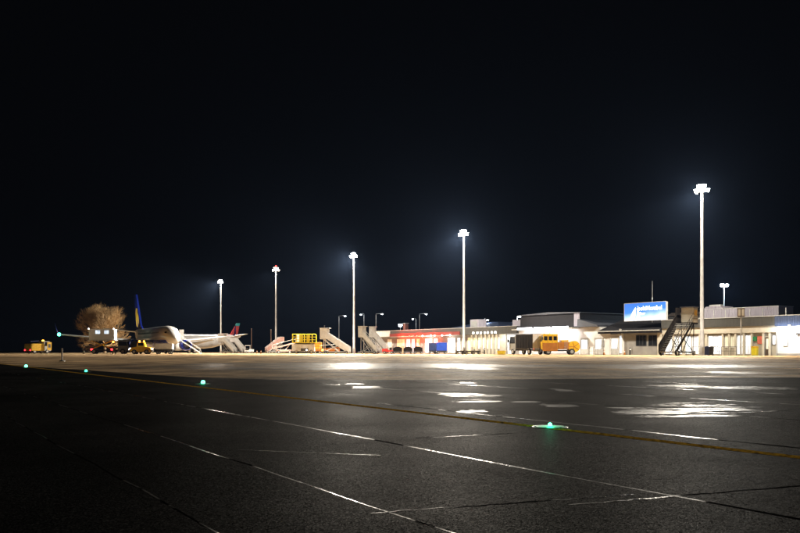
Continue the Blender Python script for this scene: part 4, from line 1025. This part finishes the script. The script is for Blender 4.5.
# grit bin
t = thing('grit_bin', 'small yellow grit bin by the bright terminal door', 'bin', W(501.5, 122), R(-25))
part('tub', B().loft([[(-.5, -.32, 0), (.5, -.32, 0), (.5, .32, 0), (-.5, .32, 0)], [(-.58, -.4, .52), (.58, -.4, .52), (.58, .4, .52), (-.58, .4, .52)]]), M['lemon'], t)
part('lid', B().prism([(-.6, .522), (.6, .522), (.6, .6), (-.6, .6)], -.42, .42), M['lemon'], t)
# box truck
t = thing('box_truck', 'box truck with a dark curtain side and white rear doors', 'truck', W(529.5, 121), R(114))
part('chassis', B().box(-2.5, 4.0, -.9, .9, .6, .85), M['dsteel'], t)
bx = part('cargo_box', B().box(-2.6, 2.1, -1.2, 1.2, .9, 3.2, .04), M['dsteel'], t)
for s in (-1, 1):
    y = s * .58; part('rear_door', B().box(-2.66, -2.603, y - .56, y + .56, .95, 3.12), M['white'], bx)
for i in range(6):
    x = -2.4 + i * .75; part('curtain', B().box(x, x + .68, 1.203, 1.25, 1.0, 3.05), M['luggage'], bx)
cab(t, 2.2, 4.1, 2.3, .6, 2.9, M['grey'])
lights_rear(t, -2.62, .95, .75, 'tail')
for x in (-1.5, 3.1):
    for s in (-1, 1): wheel(t, x, s * 1.0, .46, .3)
part('mirror', B().box(3.95, 4.05, 1.2, 1.45, 1.9, 2.4), M['black'], t)
for y in (-.04, .04): part('door_bar', B().tube([(-2.69, y * 6, 1.0), (-2.69, y * 6, 3.05)], .025, 6), M['steel'], bx)
part('tail_lift', B().box(-2.72, -2.67, -1.1, 1.1, .5, .88), M['lgrey'], t)
# yellow tanker / hose reel truck
t = thing('hydrant_truck', 'yellow and orange refuelling truck with a round hose reel at the back', 'truck', W(559, 117), R(178))
part('chassis', B().box(-2.6, 2.6, -.85, .85, .5, .75), M['dsteel'], t)
cb = part('cab', B().prism([(.35, .75), (2.65, .75), (2.7, 1.9), (2.5, 3.1), (.35, 3.1)], -1.1, 1.1), M['yellow'], t)
for x in (.5, 1.2, 1.9): part('side_window', B().box(x, x + .5, 1.102, 1.13, 2.15, 2.75), M['glass'], cb)
part('windscreen', B().add([(2.7, -.95, 1.98), (2.7, .95, 1.98), (2.53, .95, 3.0), (2.53, -.95, 3.0)], [(0, 1, 2, 3)]), M['glass'], cb)
part('tank_body', B().box(-1.3, .33, -1.05, 1.05, .8, 1.85, .06), M['orange'], t)
part('side_skirt', B().box(.4, 2.6, 1.14, 1.2, .55, 1.75), M['orange'], t)
n = 22
b = B(); b.loft([[(-2.1 + r_ * math.cos(2 * math.pi * i / n), y, 1.2 + r_ * math.sin(2 * math.pi * i / n)) for i in range(n)] for r_, y in ((.7, -.95), (.86, -.95), (.86, -.85), (.6, -.8), (.6, .8), (.86, .85), (.86, .95), (.7, .95))])
rl = part('hose_reel', b, M['yellow'], t, True)
part('hose', B().tube([(-2.1, -.78, 1.2), (-2.1, .78, 1.2)], .74, 18), M['black'], rl)
for a in range(5):
    an = a * 2 * math.pi / 5; part('spoke', B().tube([(-2.1, .97, 1.2), (-2.1 + .8 * math.cos(an), .97, 1.2 + .8 * math.sin(an))], .05, 6), M['orange'], rl)
for x in (.42, 1.13, 1.83): part('door_seam', B().box(x, x + .025, 1.101, 1.112, 1.8, 3.0), M['dsteel'], cb)
for z in (1.0, 1.35): part('locker_handle', B().box(-.9, -.55, 1.052, 1.08, z, z + .05), M['dsteel'], t)
part('mirror', B().box(2.55, 2.65, 1.14, 1.4, 2.2, 2.65), M['black'], t); part('bumper', B().box(2.7, 2.85, -1.05, 1.05, .45, .8), M['dsteel'], t)
part('ladder', B().tube([(-1.0, 1.08, .8), (-1.0, 1.08, 2.2)], .03, 6).tube([(-.7, 1.08, .8), (-.7, 1.08, 2.2)], .03, 6), M['steel'], t)
part('valve_cabinet', B().box(-1.28, -.2, -.9, .9, 1.86, 2.2, .05), M['yellow'], t)
beacon(t, 1.4, 0, 3.1, .12)
part('exhaust_stack', B().tube([(.1, .9, 1.85), (.1, .9, 3.0)], .07, 8), M['steel'], t)
for x in (-1.75, .55 + 1.2):
    for s in (-1, 1): wheel(t, x, s * .92, .45, .3)

# ================================================================== SMALL THINGS
def bollard(px, D, label, h=1.05):
    t = thing('bollard', label, 'bollard', W(px, D), 0, 'dark bollards along the terminal wall')
    part('post', B().tube([(0, 0, 0), (0, 0, h * .9), (0, 0, h)], [.11, .11, .06], 10), M['black'], t)
    part('band', B().tube([(0, 0, h * .68), (0, 0, h * .8)], .116, 10), M['white'], t)
for px, D, lab in ((586.6, 122, 'dark bollard in front of the taller hall\'s right door'), (592.4, 121, 'dark bollard midway along the white wall'), (597.8, 120, 'dark bollard at the right end of the white wall'), (484.5, 136, 'dark bollard below the terminal\'s window row'), (630, 111, 'dark bollard below the billboard\'s left corner')):
    bollard(px, D, lab)
def cone(px, D, label):
    t = thing('traffic_cone', label, 'traffic cone', W(px, D), 0, 'cones on the apron')
    part('base', B().box(-.22, .22, -.22, .22, 0, .05), M['black'], t)
    part('cone', B().tube([(0, 0, .05), (0, 0, .75)], [.16, .03], 10), M['orange'], t); part('band', B().tube([(0, 0, .38), (0, 0, .52)], [.107, .075], 10), M['white'], t)
for px, D, lab in ((604, 108, 'cone on the apron left of the billboard'), (624.5, 109, 'cone on the apron under the billboard'), (257, 185, 'cone left of the dim mast'), (261, 180, 'cone closest to the faded pink stairs'), (84, 155, 'cone left of the high loader')):
    cone(px, D, lab)
# railing by the gate wing
def railing(px0, px1, out, label):
    a, c = s_at(px0), s_at(px1); L = c - a; t = thing('railing', label, 'railing', fw(a, out), FRZ, 'railings before the gate wing')
    n = max(2, int(L / 1.4)) 
    for i in range(n + 1): part('post', B().tube([(L * i / n, 0, 0), (L * i / n, 0, 1.12)], .03, 6), M['dsteel'], t)
    for z in (.55, 1.1): part('rail', B().tube([(0, 0, z), (L, 0, z)], .025, 6), M['dsteel'], t)
railing(706, 733, 3.0, 'dark railing right of the nearest mast before bright windows')
railing(735, 750, 3.0, 'dark railing behind the sign pole')
railing(683, 700, 3.0, 'dark railing behind the brown stairs')
railing(600.5, 609, 2.5, 'dark railing left of the billboard\'s lit door')
# bins by mast
def bin_(px, D, m, label, h=1.15, w=.6):
    t = thing('waste_bin', label, 'bin', W(px, D), R(-30), 'bins near the terminal')
    part('tub', B().loft([[(-w * .42, -w * .42, .08), (w * .42, -w * .42, .08), (w * .42, w * .42, .08), (-w * .42, w * .42, .08)], [(-w / 2, -w / 2, h * .85), (w / 2, -w / 2, h * .85), (w / 2, w / 2, h * .85), (-w / 2, w / 2, h * .85)]]), m, t)
    part('lid', B().prism([(-w * .54, h * .852), (w * .54, h * .852), (w * .54, h * .9), (w * .2, h), (-w * .54, h * .94)], -w * .54, w * .54), m, t)
    for s in (-1, 1): wheel(t, s * w * .3, w * .42, .1, .06)
bin_(706.5, 96, M['dblue'], 'dark wheeled bin at the foot of the nearest mast'); bin_(711, 97, M['dsteel'], 'black wheeled bin second right from the nearest mast')
bin_(661.5, 103, M['dblue'], 'dark wheeled bin left of the brown stairs')
t = thing('yellow_waste_bin', 'lit yellow bin against the beige wall near the green sign', 'bin', fw(s_at(757.5), .6), FRZ)
part('body', B().box(-.35, .35, -.25, .25, 0, .95, .04), M['lemon'], t); part('hood', B().prism([(-.36, .952), (.36, .952), (.3, 1.15), (-.3, 1.15)], -.26, .26), M['yellow'], t)
# sign on tall pole
t = thing('stand_sign', 'square dark stand sign on a tall pole before the gate wing', 'sign', W(741, 95), R(-12))
zs0, zs1 = zat(317, 95), zat(308, 95)
part('pole', B().tube([(0, 0, 0), (0, 0, zs0)], .07, 8), M['lgrey'], t)
sg = part('sign_box', B().box(-.42, .42, -.12, .12, zs0, zs1, .03), M['brown'], t)
for x in (-.2, .2): part('sign_panel', B().box(x - .14, x + .14, -.135, -.122, zs0 + .15, zs1 - .15), M['beige'], sg)
for px, D, y, lab in ((251.5, 210, 329, 'thin dark post standing alone left of the dim mast'), (271, 190, 330, 'thin pale post just left of the dim mast'), (324.5, 200, 326, 'thin dark post behind the white boarding stairs')):
    t = thing('slim_post', lab, 'post', W(px, D), 0, 'slim posts behind the apron')
    part('pole', B().tube([(0, 0, 0), (0, 0, zat(y, D))], [.16, .12], 8), M['brown'], t); part('cap', B().tube([(0, 0, zat(y, D)), (0, 0, zat(y, D) + .12)], .16, 8), M['grey'], t)

# ================================================================== BARE TREE
def tree():
    rnd = random.Random(11); p = W(105, 214); t = thing('bare_tree', 'leafless round crowned tree lit gold behind the high loader', 'tree', p)
    trunk, twig = B(), B()
    def grow(pos, d, ln, r, lev):
        steps = 3 if lev < 4 else 2; pts = [pos]; q = pos.copy(); dd = d.copy()
        for i in range(steps):
            dd = (dd + Vector((rnd.uniform(-1, 1), rnd.uniform(-1, 1), rnd.uniform(-.5, .8))) * .16).normalized(); q = q + dd * ln / steps; pts.append(q.copy())
        rr = [r * (1 - .45 * i / steps) for i in range(steps + 1)]
        (trunk if lev < 2 else twig).tube(pts, rr, 6 if lev < 3 else 3, cap=False)
        if lev >= 6: return
        nb = (7, 4, 4, 4, 4, 3)[lev]
        for i in range(nb):
            f = rnd.uniform(.45, 1.0) if i else 1.0
            k = min(steps - 1, int(f * steps)); bp = pts[k].lerp(pts[k + 1], f * steps - k if f < 1 else 1)
            ax = Vector((rnd.uniform(-1, 1), rnd.uniform(-1, 1), rnd.uniform(-.6, .6))).normalized()
            sp = (.75, .55, .5, .5, .55, .6)[lev]
            nd = (dd * .85 + ax * sp + Vector((0, 0, .10))).normalized()
            grow(bp, nd, ln * rnd.uniform(.62, .84), max(.017, r * rnd.uniform(.4, .58)), lev + 1)
    grow(Vector((0, 0, 0)), Vector((0, 0, 1)), 3.6, .42, 0)
    for i in range(5):
        a = i * 2 * math.pi / 5; grow(Vector((0, 0, 2.0 + .3 * i)), Vector((math.cos(a) * .9, math.sin(a) * .9, .4)).normalized(), 3.1, .2, 1)
    for i in range(7):
        a = .4 + i * 2 * math.pi / 7; grow(Vector((0, 0, 1.3 + .12 * i)), Vector((math.cos(a), math.sin(a), .12)).normalized(), 2.7, .15, 2)
    zs = [v[2] for v in trunk.v + twig.v]; xs = [v[0] for v in trunk.v + twig.v]
    kx, kz = 15.2 / (max(xs) - min(xs)), 14.4 / max(zs)
    for b in (trunk, twig): b.v = [(x * kx, y * kx, z * kz) for x, y, z in b.v]
    part('trunk', trunk, M['bark'], t); part('crown', twig, M['twig'], t)
tree()
# ================================================================== HAZE (night air)
hm = bpy.data.materials.new('night_haze'); hm.use_nodes = True
nt = hm.node_tree; nt.nodes.clear(); out = nt.nodes.new('ShaderNodeOutputMaterial'); pv = nt.nodes.new('ShaderNodeVolumePrincipled')
pv.inputs['Color'].default_value = (0.36, 0.55, 1.0, 1); pv.inputs['Density'].default_value = HAZE; pv.inputs['Anisotropy'].default_value = 0.68
nt.links.new(pv.outputs[0], out.inputs['Volume'])
hz = part('haze', B().box(-1600, 1600, -400, 1700, -1.1, 24.0), hm, None); hz['kind'] = 'stuff'
